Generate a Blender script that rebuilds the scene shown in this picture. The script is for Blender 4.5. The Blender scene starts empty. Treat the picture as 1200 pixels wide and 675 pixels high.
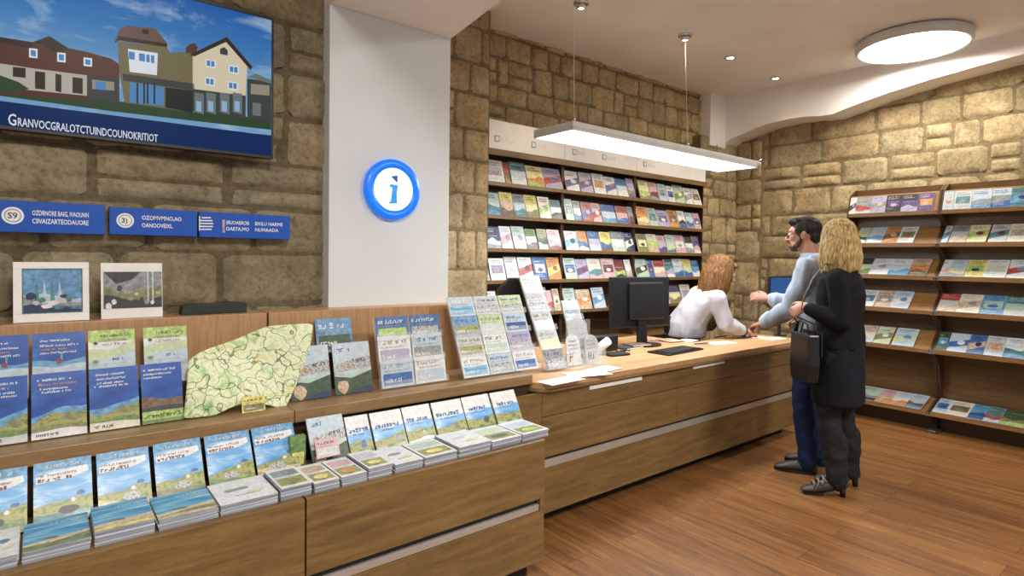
import bpy, bmesh, math, random
from mathutils import Vector, Matrix, Euler, noise
S = bpy.context.scene
COL = S.collection
R = math.radians
PI = math.pi
# ---------------------------------------------------------------- camera
FPX = 683.0
cam_d = bpy.data.cameras.new('camera'); cam = bpy.data.objects.new('camera', cam_d)
COL.objects.link(cam)
cam_d.sensor_width = 36; cam_d.lens = FPX/1200*36; cam_d.shift_y = -0.0155; cam_d.clip_start = 0.02
CM = Matrix.Translation((0, 0, 1.45)) @ Matrix.Rotation(R(-38.8), 4, 'Z') @ Matrix.Rotation(R(90-1.5), 4, 'X') @ Matrix.Rotation(R(0.78), 4, 'Z')
cam.matrix_world = CM
S.camera = cam
def at(px, py, X=None, Y=None, Z=None, plane=None):
    """the point of the room seen at a pixel of the photograph, on a known plane"""
    d = Vector(((px-600)/FPX, (337.5-py)/FPX + cam_d.shift_y*1200/FPX, -1))
    d = CM.to_3x3() @ d
    o = CM.translation
    if plane:
        p, n = Vector(plane[0]), Vector(plane[1])
        t = (p-o).dot(n)/d.dot(n)
    elif X is not None: t = (X-o.x)/d.x
    elif Y is not None: t = (Y-o.y)/d.y
    else: t = (Z-o.z)/d.z
    return o + d*t
# ---------------------------------------------------------------- materials
def lin(c):
    return tuple(((v/255)/12.92 if v/255 <= 0.04045 else ((v/255+0.055)/1.055)**2.4) for v in c) + (1,)
MATS = {}
class NT:
    def __init__(s, name):
        s.m = bpy.data.materials.new(name); s.m.use_nodes = True
        s.t = s.m.node_tree; s.b = s.t.nodes['Principled BSDF']; MATS[name] = s.m
    def n(s, ty, **kw):
        nd = s.t.nodes.new(ty)
        for k, v in kw.items():
            if k in nd.inputs: nd.inputs[k].default_value = v
            else: setattr(nd, k, v)
        return nd
    def l(s, a, b): s.t.links.new(a, b)
    def coord(s, scale=(1,1,1), kind='Object', rot=(0,0,0)):
        c = s.n('ShaderNodeTexCoord'); mp = s.n('ShaderNodeMapping')
        mp.inputs['Scale'].default_value = scale; mp.inputs['Rotation'].default_value = rot
        s.l(c.outputs[kind], mp.inputs['Vector']); return mp.outputs['Vector']
    def noise(s, vec, scale=5, detail=4, rough=.55, dist=0):
        nd = s.n('ShaderNodeTexNoise'); nd.inputs['Scale'].default_value = scale
        nd.inputs['Detail'].default_value = detail; nd.inputs['Roughness'].default_value = rough
        nd.inputs['Distortion'].default_value = dist
        s.l(vec, nd.inputs['Vector']); return nd.outputs['Fac']
    def ramp(s, fac, stops):
        r = s.n('ShaderNodeValToRGB'); e = r.color_ramp.elements
        while len(e) < len(stops): e.new(.5)
        for k, (p, c) in enumerate(stops): e[k].position = p; e[k].color = lin(c) if len(c) == 3 else c
        s.l(fac, r.inputs['Fac']); return r.outputs['Color']
    def mix(s, fac, a, b, mode='MIX'):
        m = s.n('ShaderNodeMix'); m.data_type = 'RGBA'; m.blend_type = mode
        for v, i in ((fac, 0), (a, 6), (b, 7)):
            if hasattr(v, 'default_value') or hasattr(v, 'links'): s.l(v, m.inputs[i])
            else: m.inputs[i].default_value = v
        return m.outputs[2]
    def bump(s, h, strength=.3, dist=.01):
        b = s.n('ShaderNodeBump'); b.inputs['Strength'].default_value = strength; b.inputs['Distance'].default_value = dist
        s.l(h, b.inputs['Height']); s.l(b.outputs['Normal'], s.b.inputs['Normal'])
    def set(s, **kw):
        for k, v in kw.items():
            s.b.inputs[k.replace('_', ' ')].default_value = v
        return s
def flat(name, rgb, rough=.6, var=.10, scale=14, metal=0, bump=0, coat=0, spec=.5):
    """plain colour broken up by a little noise"""
    t = NT(name); v = t.coord(); f = t.noise(v, scale, 4)
    c = tuple(rgb)
    lo = tuple(max(0, x*(1-var)) for x in c); hi = tuple(min(255, x*(1+var)) for x in c)
    t.l(t.ramp(f, [(.3, lo), (.7, hi)]), t.b.inputs['Base Color'])
    t.set(Roughness=rough, Metallic=metal)
    t.b.inputs['Coat Weight'].default_value = coat
    t.b.inputs['Specular IOR Level'].default_value = spec
    if bump: t.bump(f, bump, .004)
    return t.m
def wood(name, dark, mid, light, axis='X', rough=.42, scale=1.0, coat=.15):
    t = NT(name)
    st = {'X': (1.2, 14, 14), 'Y': (14, 1.2, 14), 'Z': (14, 14, 1.2)}[axis]
    v = t.coord(tuple(q*scale for q in st))
    a = t.noise(v, 2.2, 6, .62, .6)
    v2 = t.coord(tuple(q*4*scale for q in st)); b = t.noise(v2, 5, 3, .6)
    col = t.ramp(a, [(.28, dark), (.5, mid), (.72, light)])
    col2 = t.ramp(b, [(.35, (205, 205, 205)), (.6, (255, 255, 255))])
    c = t.mix(.6, col, col2, 'MULTIPLY')
    t.l(c, t.b.inputs['Base Color']); t.set(Roughness=rough); t.b.inputs['Coat Weight'].default_value = coat
    t.b.inputs['Coat Roughness'].default_value = .3
    t.bump(b, .06, .002)
    return t.m
def emit(name, rgb, strength, base=None):
    t = NT(name); v = t.coord(); f = t.noise(v, 3, 2)
    c = t.ramp(f, [(0, rgb), (1, rgb)])
    t.l(c, t.b.inputs['Emission Color']); t.b.inputs['Emission Strength'].default_value = strength
    t.b.inputs['Base Color'].default_value = lin(base or rgb); t.set(Roughness=.3)
    return t.m
# ---------------------------------------------------------------- mesh builder
class MB:
    def __init__(s): s.v = []; s.f = []; s.mi = []; s.sm = []; s.mats = []
    def mat(s, m):
        if m not in s.mats: s.mats.append(m)
        return s.mats.index(m)
    def face(s, idx, m=None, smooth=False):
        s.f.append(tuple(idx)); s.mi.append(s.mat(m) if m else 0); s.sm.append(smooth)
    def poly(s, pts, m=None):
        b = len(s.v); s.v += [tuple(p) for p in pts]; s.face(range(b, b+len(pts)), m)
    def box(s, x0, x1, y0, y1, z0, z1, m=None, M=None):
        b = len(s.v)
        P = [Vector((x, y, z)) for z in (z0, z1) for y in (y0, y1) for x in (x0, x1)]
        if M: P = [M @ p for p in P]
        s.v += [tuple(p) for p in P]
        for q in ((0,2,3,1), (4,5,7,6), (0,1,5,4), (2,6,7,3), (0,4,6,2), (1,3,7,5)):
            s.face([b+i for i in q], m)
    def prism(s, poly, d0, d1, axis='Y', m=None, M=None, smooth=False):
        """poly in the plane across axis; extruded from d0 to d1"""
        b = len(s.v); n = len(poly)
        def P(a, c, d):
            p = {'Y': (a, d, c), 'X': (d, a, c), 'Z': (a, c, d)}[axis]
            return tuple(M @ Vector(p)) if M else p
        s.v += [P(a, c, d0) for a, c in poly] + [P(a, c, d1) for a, c in poly]
        s.face([b+i for i in range(n)][::-1], m); s.face([b+n+i for i in range(n)], m)
        for i in range(n):
            j = (i+1) % n; s.face((b+i, b+j, b+n+j, b+n+i), m, smooth)
    def loft(s, rings, m=None, cap=True, closed=True, smooth=True):
        b = len(s.v); n = len(rings[0])
        for r in rings: s.v += [tuple(p) for p in r]
        for k in range(len(rings)-1):
            for i in range(n if closed else n-1):
                j = (i+1) % n
                s.face((b+k*n+i, b+k*n+j, b+(k+1)*n+j, b+(k+1)*n+i), m, smooth)
        if cap:
            s.face([b+i for i in range(n)][::-1], m, smooth); s.face([b+(len(rings)-1)*n+i for i in range(n)], m, smooth)
    def tube(s, pts, r, n=10, m=None, flat=1.0, up=None):
        """round tube through points; r a number or a list; flat squeezes across 'up'"""
        pts = [Vector(p) for p in pts]; rings = []
        for k, p in enumerate(pts):
            d = (pts[min(k+1, len(pts)-1)] - pts[max(k-1, 0)]).normalized()
            ref = Vector(up) if up else (Vector((0, 0, 1)) if abs(d.z) < .9 else Vector((0, 1, 0)))
            a = d.cross(ref).normalized(); c = a.cross(d).normalized()
            rr = r[k] if isinstance(r, (list, tuple)) else r
            ra, rc = (rr if isinstance(rr, (list, tuple)) else (rr, rr*flat))
            rings.append([p + a*ra*math.cos(2*PI*i/n) + c*rc*math.sin(2*PI*i/n) for i in range(n)])
        s.loft(rings, m)
    def capsule(s, pts, rs, n=14, m=None, up=None):
        """tapered limb with rounded ends"""
        pts = [Vector(p) for p in pts]
        rs = [q if isinstance(q, (list, tuple)) else (q, q) for q in rs]
        d0 = (pts[0]-pts[1]).normalized(); d1 = (pts[-1]-pts[-2]).normalized()
        P, Q = [], []
        for a in (80, 55, 28):
            e = math.sin(R(a)); c = math.cos(R(a)); w = min(rs[0]); P.append(pts[0]+d0*w*e); Q.append((rs[0][0]*c, rs[0][1]*c))
        P += pts; Q += rs
        for a in (28, 55, 80):
            e = math.sin(R(a)); c = math.cos(R(a)); w = min(rs[-1]); P.append(pts[-1]+d1*w*e); Q.append((rs[-1][0]*c, rs[-1][1]*c))
        s.tube(P, Q, n, m, up=up)
    def ball(s, c, r, M=None, n=16, k=10, m=None):
        c = Vector(c); r = Vector((r, r, r)) if not isinstance(r, (list, tuple)) else Vector(r)
        rings = []
        for j in range(1, k):
            t = PI*j/k
            ring = []
            for i in range(n):
                p = Vector((math.sin(t)*math.cos(2*PI*i/n)*r.x, math.sin(t)*math.sin(2*PI*i/n)*r.y, -math.cos(t)*r.z))
                if M: p = M @ p
                ring.append(c+p)
            rings.append(ring)
        s.loft(rings, m)
    def lathe(s, prof, c=(0,0,0), n=32, m=None, axis='Z', smooth=True):
        rings = []
        for r, h in prof:
            ring = []
            for i in range(n):
                a = 2*PI*i/n
                p = {'Z': (r*math.cos(a), r*math.sin(a), h), 'Y': (r*math.cos(a), h, r*math.sin(a)), 'X': (h, r*math.cos(a), r*math.sin(a))}[axis]
                ring.append(Vector(c)+Vector(p))
            rings.append(ring)
        s.loft(rings, m, smooth=smooth)
    def xform(s, M):
        s.v = [tuple(M @ Vector(p)) for p in s.v]; return s
    def mesh(s, name, mat=None):
        me = bpy.data.meshes.new(name)
        me.from_pydata(s.v, [], s.f)
        ms = s.mats or ([mat] if mat else [])
        for m in ms: me.materials.append(MATS[m] if isinstance(m, str) else m)
        if s.mats: me.polygons.foreach_set('material_index', s.mi)
        me.polygons.foreach_set('use_smooth', s.sm)
        bm = bmesh.new(); bm.from_mesh(me); bmesh.ops.recalc_face_normals(bm, faces=bm.faces) if not getattr(s, 'nofix', 0) else None
        bm.to_mesh(me); bm.free()
        me.update(); return me
    def build(s, name, mat=None, parent=None, bevel=0, loc=None):
        o = bpy.data.objects.new(name, s.mesh(name, mat)); COL.objects.link(o)
        if parent: o.parent = parent
        if loc: o.location = loc
        if bevel:
            b = o.modifiers.new('bevel', 'BEVEL'); b.width = bevel; b.segments = 2; b.limit_method = 'ANGLE'; b.angle_limit = R(40)
        return o
def tag(o, label, cat, group=None, kind=None):
    o['label'] = label; o['category'] = cat
    if group: o['group'] = group
    if kind: o['kind'] = kind
    return o
def struct(o): o['kind'] = 'structure'; return o
def empty(name, loc=(0,0,0), rz=0, M=None):
    o = bpy.data.objects.new(name, None); COL.objects.link(o); o.empty_display_size = .05
    if M is not None: o.matrix_world = M
    else: o.location = loc; o.rotation_euler = (0, 0, rz)
    return o
ORD = ['first','second','third','fourth','fifth','sixth','seventh','eighth','ninth','tenth','eleventh','twelfth']
_fonts = {}
def text_mesh(mb, string, size, M, m, squeeze=1.0, bold=0, align='LEFT'):
    """letters as flat faces laid in the XZ plane of M"""
    key = (string, align, bold)
    if key not in _fonts:
        cu = bpy.data.curves.new('t', 'FONT'); cu.body = string; cu.size = 1; cu.align_x = align; cu.offset = bold
        cu.resolution_u = 2
        ob = bpy.data.objects.new('t', cu); COL.objects.link(ob)
        dg = bpy.context.evaluated_depsgraph_get(); me = bpy.data.meshes.new_from_object(ob.evaluated_get(dg))
        _fonts[key] = ([tuple(v.co) for v in me.vertices], [tuple(p.vertices) for p in me.polygons])
        bpy.data.objects.remove(ob); bpy.data.curves.remove(cu); bpy.data.meshes.remove(me)
    vs, fs = _fonts[key]; b = len(mb.v)
    mb.v += [tuple(M @ Vector((x*size*squeeze, 0, y*size))) for x, y, z in vs]
    for f in fs: mb.face([b+i for i in f], m)
# ---------------------------------------------------------------- material library
def stone_mat(name, cols, mortar=False):
    t = NT(name); v = t.coord()
    a = t.noise(v, 3.2, 5, .6); b = t.noise(v, 38, 6, .7); c = t.noise(v, 11, 4, .6, .5)
    base = t.ramp(a, [(.25, cols[0]), (.5, cols[1]), (.75, cols[2])])
    g = t.ramp(b, [(.30, (150, 150, 150)), (.50, (235, 235, 235)), (.62, (255, 255, 255))])
    col = t.mix(.75, base, g, 'MULTIPLY')
    g2 = t.ramp(c, [(.32, (195, 190, 180)), (.5, (255, 255, 255))]); col = t.mix(.6, col, g2, 'MULTIPLY')
    if not mortar:
        at_ = t.n('ShaderNodeAttribute'); at_.attribute_name = 'tone'
        col = t.mix(1.0, col, at_.outputs['Color'], 'MULTIPLY')
    t.l(col, t.b.inputs['Base Color']); t.set(Roughness=.9)
    add = t.n('ShaderNodeMath'); add.operation = 'ADD'; t.l(b, add.inputs[0]); t.l(c, add.inputs[1])
    t.bump(add.outputs[0], .55, .015)
stone_mat('stone_grey', [(132, 121, 96), (158, 146, 117), (178, 165, 135)])
stone_mat('stone_gold', [(160, 140, 100), (190, 168, 122), (212, 192, 148)])
stone_mat('stone_warm', [(150, 132, 98), (182, 163, 124), (208, 190, 152)])
stone_mat('mortar_grey', [(98, 88, 66), (114, 103, 78), (128, 116, 90)], True)
stone_mat('mortar_gold', [(120, 106, 76), (138, 122, 88), (152, 136, 102)], True)
flat('plaster', (226, 224, 218), .85, .02, 3, bump=.03)
flat('ceiling_paint', (238, 236, 232), .9, .02, 2)
flat('pillar_paint', (222, 228, 230), .7, .015, 2)
wood('wood_front', (104, 80, 46), (127, 99, 59), (146, 116, 72), 'X')
wood('wood_panel', (184, 143, 102), (190, 149, 107), (196, 155, 112), 'Z', scale=.35)
wood('wood_top', (176, 132, 88), (198, 156, 110), (210, 170, 124), 'X', scale=.6)
wood('wood_edge', (128, 98, 64), (150, 119, 80), (166, 134, 94), 'X')
wood('wood_dark', (58, 40, 24), (72, 50, 30), (84, 60, 36), 'X')
wood('wood_shelf', (104, 80, 48), (126, 99, 60), (142, 114, 74), 'X')
wood('wood_bay', (86, 62, 34), (106, 79, 45), (122, 93, 56), 'Y', scale=.7)
wood('wood_slope', (128, 92, 50), (150, 110, 62), (166, 124, 74), 'Y', scale=.7)
wood('wood_board', (172, 118, 60), (192, 134, 72), (204, 146, 84), 'Y', scale=.7)
flat('plinth_and_shade_black', (16, 15, 14), .6)  # plinths, and the strips that stand for shade behind the grip rails
flat('aluminium', (200, 196, 190), .35, .03, 6, metal=.6)
flat('chrome', (215, 215, 215), .16, .02, 6, metal=1)
flat('steel_foot', (120, 116, 110), .35, .05, 6, metal=.8)
flat('black_plastic', (22, 22, 24), .38, .15, 30)
flat('black_matte', (14, 14, 15), .7, .15, 30)
flat('grey_dark', (58, 60, 62), .5)
flat('grey_lamp', (214, 213, 210), .45, .03)
flat('white_plastic', (235, 235, 233), .4, .02)
flat('white_paper', (232, 233, 232), .75, .03, 9)
flat('sign_blue', (4, 78, 182), .38, .05, 4)
flat('sign_white', (236, 240, 246), .5, .02)
flat('sign_side', (3, 40, 104), .5)
emit('info_white', (236, 248, 255), 1.25)
emit('info_blue', (8, 118, 240), .55, (8, 110, 230))
emit('info_glyph', (40, 150, 235), .4, (40, 150, 235))
emit('info_dark', (20, 84, 170), .2, (20, 84, 170))
emit('lamp_glow', (255, 246, 228), 9)
emit('spot_glow', (255, 236, 200), 14)
emit('linear_glow', (248, 250, 255), 7.5)
def floor_mat():
    t = NT('floor_laminate'); v = t.coord(rot=(0, 0, PI/2))
    br = t.n('ShaderNodeTexBrick'); br.inputs['Scale'].default_value = 1
    br.inputs['Brick Width'].default_value = 1.3; br.inputs['Row Height'].default_value = .19
    br.inputs['Mortar Size'].default_value = .0016; br.inputs['Mortar Smooth'].default_value = .2; br.inputs['Bias'].default_value = 0
    br.inputs['Color1'].default_value = (0, 0, 0, 1); br.inputs['Color2'].default_value = (1, 1, 1, 1); br.inputs['Mortar'].default_value = (.5, .5, .5, 1)
    t.l(v, br.inputs['Vector'])
    v2 = t.coord((16, 1.0, 1)); vv = t.n('ShaderNodeVectorMath'); vv.operation = 'ADD'
    sc = t.n('ShaderNodeVectorMath'); sc.operation = 'SCALE'; sc.inputs['Scale'].default_value = 7; t.l(br.outputs['Color'], sc.inputs[0])
    t.l(v2, vv.inputs[0]); t.l(sc.outputs[0], vv.inputs[1])
    g = t.noise(vv.outputs[0], 1.1, 6, .6, .8); g2 = t.noise(vv.outputs[0], 6, 4, .6, .2)
    col = t.ramp(g, [(.25, (110, 74, 40)), (.45, (136, 94, 53)), (.6, (153, 108, 63)), (.8, (174, 129, 82))])
    tone = t.ramp(br.outputs['Color'], [(0, (222, 216, 210)), (1, (255, 255, 255))])
    col = t.mix(.85, col, tone, 'MULTIPLY')
    fine = t.ramp(g2, [(.35, (196, 190, 184)), (.6, (255, 255, 255))]); col = t.mix(.7, col, fine, 'MULTIPLY')
    gap = t.ramp(br.outputs['Fac'], [(0, (255, 255, 255)), (1, (110, 90, 70))]); col = t.mix(.8, col, gap, 'MULTIPLY')
    t.l(col, t.b.inputs['Base Color']); t.set(Roughness=.36); t.bump(g2, .05, .002)
floor_mat()
# cover inks
INK = {
 'sky': (92, 158, 214), 'deep': (18, 70, 158), 'navy': (20, 40, 92), 'blue': (38, 98, 190), 'azure': (70, 150, 215), 'pale_blue': (184, 212, 232),
 'cyan': (96, 190, 214), 'teal': (54, 130, 140), 'white': (232, 236, 238), 'pale_grey': (200, 206, 208), 'grey': (136, 142, 146), 'dark': (44, 46, 50),
 'green': (92, 140, 56), 'lime': (160, 204, 70), 'dark_green': (38, 72, 40), 'olive': (128, 128, 66), 'sand': (204, 186, 128), 'yellow': (232, 214, 84),
 'orange': (226, 128, 44), 'red': (196, 52, 44), 'maroon': (124, 34, 46), 'pink': (222, 168, 176), 'purple': (88, 64, 138), 'lilac': (176, 168, 212),
 'brown': (112, 78, 48), 'tan': (206, 170, 132), 'cream': (234, 226, 200), 'mint': (176, 212, 190), 'pale_green': (196, 222, 160), 'pale_yellow': (236, 230, 150)}
for k, c in INK.items():
    g_ = .30*c[0]+.59*c[1]+.11*c[2]; c = tuple(((v*.74+g_*.26)*.90+255*.10)*.93 for v in c)
    flat('ink_'+k, c, .38, .07 if min(c) > 150 else .20, 60, coat=.12)
def pages_mat():
    t = NT('page_edges'); c = t.n('ShaderNodeTexCoord'); sp = t.n('ShaderNodeSeparateXYZ'); t.l(c.outputs['Object'], sp.inputs[0])
    mp = t.coord((3, 3, 420)); w = t.noise(mp, 1.0, 2)
    t.l(t.ramp(w, [(.38, (92, 100, 116)), (.5, (158, 166, 180)), (.62, (212, 217, 226))]), t.b.inputs['Base Color']); t.set(Roughness=.7)
pages_mat()
def sky_art():
    t = NT('ink_print_sky'); v = t.coord((6, 6, 16)); f = t.noise(v, 1.4, 5, .6, .4)
    t.l(t.ramp(f, [(.3, (60, 128, 200)), (.5, (98, 164, 218)), (.68, (196, 222, 240))]), t.b.inputs['Base Color']); t.set(Roughness=.33)
    t = NT('ink_print_land'); v = t.coord((18, 18, 30)); f = t.noise(v, 1.6, 5, .65, .6)
    t.l(t.ramp(f, [(.28, (44, 74, 40)), (.42, (98, 128, 60)), (.55, (170, 166, 104)), (.66, (112, 96, 70)), (.8, (214, 214, 190))]), t.b.inputs['Base Color']); t.set(Roughness=.35)
    t = NT('ink_print_town'); v = t.coord((60, 60, 60)); f = t.noise(v, 1.5, 4, .7, .3)
    t.l(t.ramp(f, [(.30, (40, 52, 70)), (.42, (120, 110, 96)), (.5, (204, 206, 204)), (.6, (120, 150, 180)), (.7, (196, 120, 80))]), t.b.inputs['Base Color']); t.set(Roughness=.35)
    t = NT('ink_print_sea'); v = t.coord((5, 5, 60)); f = t.noise(v, 1.2, 4, .6, .3)
    t.l(t.ramp(f, [(.3, (40, 104, 160)), (.5, (96, 164, 200)), (.7, (190, 220, 232))]), t.b.inputs['Base Color']); t.set(Roughness=.35)
    t = NT('ink_print_night'); v = t.coord((6, 6, 10)); f = t.noise(v, 1.2, 4, .6, .3)
    t.l(t.ramp(f, [(.3, (14, 54, 132)), (.55, (24, 82, 170)), (.8, (70, 130, 205))]), t.b.inputs['Base Color']); t.set(Roughness=.33)
    t = NT('ink_print_map'); v = t.coord((1, 1, 1)); 
    vo = t.n('ShaderNodeTexVoronoi'); vo.feature = 'DISTANCE_TO_EDGE'; vo.inputs['Scale'].default_value = 15; vo.inputs['Randomness'].default_value = 1
    nz = t.n('ShaderNodeTexNoise'); nz.inputs['Scale'].default_value = 9; t.l(v, nz.inputs['Vector'])
    ad = t.n('ShaderNodeVectorMath'); ad.operation = 'ADD'; sc = t.n('ShaderNodeVectorMath'); sc.operation = 'SCALE'; sc.inputs['Scale'].default_value = .22
    t.l(nz.outputs['Color'], sc.inputs[0]); t.l(v, ad.inputs[0]); t.l(sc.outputs[0], ad.inputs[1]); t.l(ad.outputs[0], vo.inputs['Vector'])
    road = t.ramp(vo.outputs['Distance'], [(0, (128, 130, 112)), (.018, (165, 162, 140)), (.035, (255, 255, 255))])
    vo3 = t.n('ShaderNodeTexVoronoi'); vo3.feature = 'DISTANCE_TO_EDGE'; vo3.inputs['Scale'].default_value = 44; t.l(ad.outputs[0], vo3.inputs['Vector'])
    road2 = t.ramp(vo3.outputs['Distance'], [(0, (200, 192, 160)), (.03, (255, 255, 255))])
    a = t.noise(v, 11, 5, .65, 1.2)
    fill = t.ramp(a, [(.3, (140, 184, 124)), (.40, (180, 208, 150)), (.47, (216, 226, 190)), (.53, (228, 230, 204)), (.6, (196, 216, 156)), (.70, (224, 204, 150))])
    c = t.mix(1.0, fill, road, 'MULTIPLY'); c = t.mix(.8, c, road2, 'MULTIPLY')
    t.l(c, t.b.inputs['Base Color']); t.set(Roughness=.5)
sky_art()
# ---------------------------------------------------------------- stone walls
def stone_wall(name, O, U, N, W, H, z0, courses, wr, seed, mat, mortar, depth=.03, gap=.012, rough=1.0, jitter=0.0, back=.25, res=.055):
    """coursed stone blocks, each with worn rounded edges, over a mortar bed"""
    rng = random.Random(seed); mb = MB(); tones = []
    O = Vector(O); U = Vector(U).normalized(); N = Vector(N).normalized(); Z = Vector((0, 0, 1))
    b = len(mb.v)
    P = [O+Z*z0, O+U*W+Z*z0, O+U*W+Z*(z0+H), O+Z*(z0+H)]
    mb.v += [tuple(p) for p in P] + [tuple(p-N*back) for p in P]
    for q in ((0,1,2,3), (4,7,6,5), (0,4,5,1), (3,2,6,7), (0,3,7,4), (1,5,6,2)): mb.face([b+i for i in q], mortar)
    tones += [1]*8
    z = 0; k = 0
    while z < H-.02:
        h = rng.uniform(*courses)
        if z+h > H-.06: h = H-z
        u = -rng.uniform(0, .15)
        while u < W:
            w = rng.uniform(*wr)*(1.0 if rng.random() > .25 else .62)
            u0, u1 = max(u, 0), min(u+w, W)
            if W-u1 < .07: u1 = W
            if u1-u0 > .04:
                splits = [(0, h)]
                if jitter and rng.random() < .18 and h > .2: splits = [(0, h*.45), (h*.45, h)]
                for (a0, a1) in splits:
                    g = gap*rng.uniform(.7, 1.3)
                    x0, x1, y0, y1 = u0+g/2, u1-g/2, z+a0+g/2, z+a1-g/2
                    nx = max(5, int((x1-x0)/res)+3); ny = max(5, int((y1-y0)/res)+3)
                    tl = rng.uniform(.84, 1.08); warm = rng.uniform(-.04, .05); dp = depth*rng.uniform(.6, 1.2)
                    ci = min(.035, (x1-x0)*.3, (y1-y0)*.3)
                    cj = [rng.uniform(-1, 1)*jitter for _ in range(8)]
                    sd = Vector((rng.uniform(0, 99), rng.uniform(0, 99), 0)); bb = len(mb.v)
                    def pr(i, n):
                        if i == 0 or i == 1: return 0 if i == 0 else .10
                        if i == n: return 1
                        if i == n-1: return .90
                        return .10+.80*(i-1)/(n-2)
                    for j in range(ny+1):
                        for i in range(nx+1):
                            s_, t_ = pr(i, nx), pr(j, ny)
                            s2, t2 = s_*2-1, t_*2-1
                            # rounded outline
                            k4 = (abs(s2)**6+abs(t2)**6)**(1/6) if (s2 or t2) else 1
                            mx = max(abs(s2), abs(t2)); f = (mx/k4) if k4 > 0 else 1
                            s2 *= f*.35+.65*1 if False else f; t2 *= f
                            jx = (1-s_)*(1-t_)*cj[0]+s_*(1-t_)*cj[1]+s_*t_*cj[2]+(1-s_)*t_*cj[3]
                            jy = (1-s_)*(1-t_)*cj[4]+s_*(1-t_)*cj[5]+s_*t_*cj[6]+(1-s_)*t_*cj[7]
                            uu = (x0+x1)/2+s2*(x1-x0)/2+jx; zz = (y0+y1)/2+t2*(y1-y0)/2+jy
                            e = min(1, (1-max(abs(s2), abs(t2))) * min(x1-x0, y1-y0)/2/.022)
                            e = math.sin(max(0, e)*PI/2)
                            nn = noise.fractal(Vector((uu*7, zz*7, 0))+sd, 1, 2, 4)*.010*rough + noise.noise(Vector((uu*3, zz*3, 1))+sd)*.010*rough
                            d = -.004+e*(dp+nn)
                            mb.v.append(tuple(O+U*min(max(uu, 0), W)+Z*(z0+min(max(zz, 0), H))+N*d)); tones.append((tl+warm, tl, tl-warm))
                    for j in range(ny):
                        for i in range(nx):
                            q = bb+j*(nx+1)+i; mb.face((q, q+1, q+nx+2, q+nx+1), mat, True)
            u += w
        z += h; k += 1
    mb.nofix = 1
    o = mb.build(name)
    ca = o.data.color_attributes.new('tone', 'FLOAT_COLOR', 'POINT')
    flatc = []
    for t_ in tones:
        if t_ == 1: flatc += [1, 1, 1, 1]
        else: flatc += [t_[0], t_[1], t_[2], 1]
    ca.data.foreach_set('color', flatc)
    return struct(o)
CEIL = 3.41
stone_wall('wall_left', (-2.4, 2.865, 0), (1, 0, 0), (0, -1, 0), 3.52, CEIL, 0, (.18, .25), (.28, .50), 7, 'stone_grey', 'mortar_grey', depth=.024, gap=.013, rough=1.1, jitter=.006)
stone_wall('wall_back_pier', (1.78, 3.80, 0), (1, 0, 0), (0, -1, 0), 1.02, CEIL, 0, (.24, .32), (.26, .44), 11, 'stone_warm', 'mortar_gold', depth=.022, gap=.012, rough=1.5, jitter=.006)
stone_wall('wall_back', (2.70, 4.08, 0), (1, 0, 0), (0, -1, 0), 4.4, 1.10, 2.34, (.17, .27), (.20, .40), 5, 'stone_gold', 'mortar_gold', depth=.030, gap=.018, rough=1.1, jitter=.012)
stone_wall('wall_back_end', (5.96, 3.95, 0), (1, 0, 0), (0, -1, 0), 1.1, 2.9, 0, (.22, .34), (.26, .42), 15, 'stone_warm', 'mortar_gold', depth=.022, gap=.014, rough=1.3, jitter=.006)
stone_wall('wall_right', (6.80, 4.0, 0), (0, -1, 0), (-1, 0, 0), 5.6, 3.4, 0, (.24, .34), (.34, .72), 23, 'stone_warm', 'mortar_gold', depth=.024, gap=.014, rough=1.3, jitter=.005)
stone_wall('wall_right_pilaster', (6.74, 3.95, 0), (0, -1, 0), (-1, 0, 0), .34, 2.9, 0, (.3, .42), (.34, .6), 29, 'stone_warm', 'mortar_gold', depth=.02, gap=.012, rough=1.2, jitter=.003, back=.06)
# lower back wall behind the shelving
b = MB(); b.box(2.7, 6.0, 4.08, 4.3, 0, 2.34); struct(b.build('wall_niche', 'wood_dark'))
# side of the passage behind the pillar
b = MB(); b.box(1.60, 1.775, 2.86, 4.2, 0, CEIL); struct(b.build('wall_passage', 'plaster'))
# white pillar with the beam that runs forward from it
b = MB(); b.box(1.085, 1.775, 2.78, 3.0, 0, 2.66); struct(b.build('wall_pillar', 'pillar_paint', bevel=.004))
b = MB()
b.prism([(1.085, 3.0), (1.775, 3.0), (1.775, 2.78), (1.66, 2.0), (1.56, -3.4), (1.085, -3.4)], 2.66, CEIL, 'Z'); struct(b.build('ceiling_beam', 'ceiling_paint'))
b = MB(); b.box(-2.6, 7.1, -3.5, 4.3, CEIL, CEIL+.1); struct(b.build('ceiling', 'ceiling_paint'))
b = MB(); b.box(-2.6, 7.1, -3.5, 4.3, -.1, 0); struct(b.build('floor', 'floor_laminate'))
b = MB(); b.box(-2.6, -2.4, -3.5, 3.0, 0, CEIL); struct(b.build('wall_side', 'plaster'))
b = MB(); b.box(6.12, 6.455, 3.93, 4.3, 2.80, CEIL); struct(b.build('wall_arch_return', 'ceiling_paint'))
# arched bulkhead in front of the right stone wall
pts = [at(px, py, X=6.45) for px, py in ((823, 190), (838, 177), (846, 170), (856, 163), (870, 157), (885, 150), (900, 145), (925, 139), (945, 136.5), (960, 136), (975, 134), (992, 127), (1010, 120), (1040, 109), (1090, 93), (1140, 79), (1200, 63))]
prof = [(p.y, p.z) for p in pts]; prof[0] = (4.07, 2.80)
prof.append((prof[-1][0]-1.2, prof[-1][1]+.02)); prof.append((-3.4, prof[-1][1]+.02))
b = MB(); b.nofix = 0
b.prism(prof + [(-3.4, CEIL+.02), (4.07, CEIL+.02)], 6.45, 6.9, 'X', smooth=False); struct(b.build('wall_arch', 'ceiling_paint'))
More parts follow.
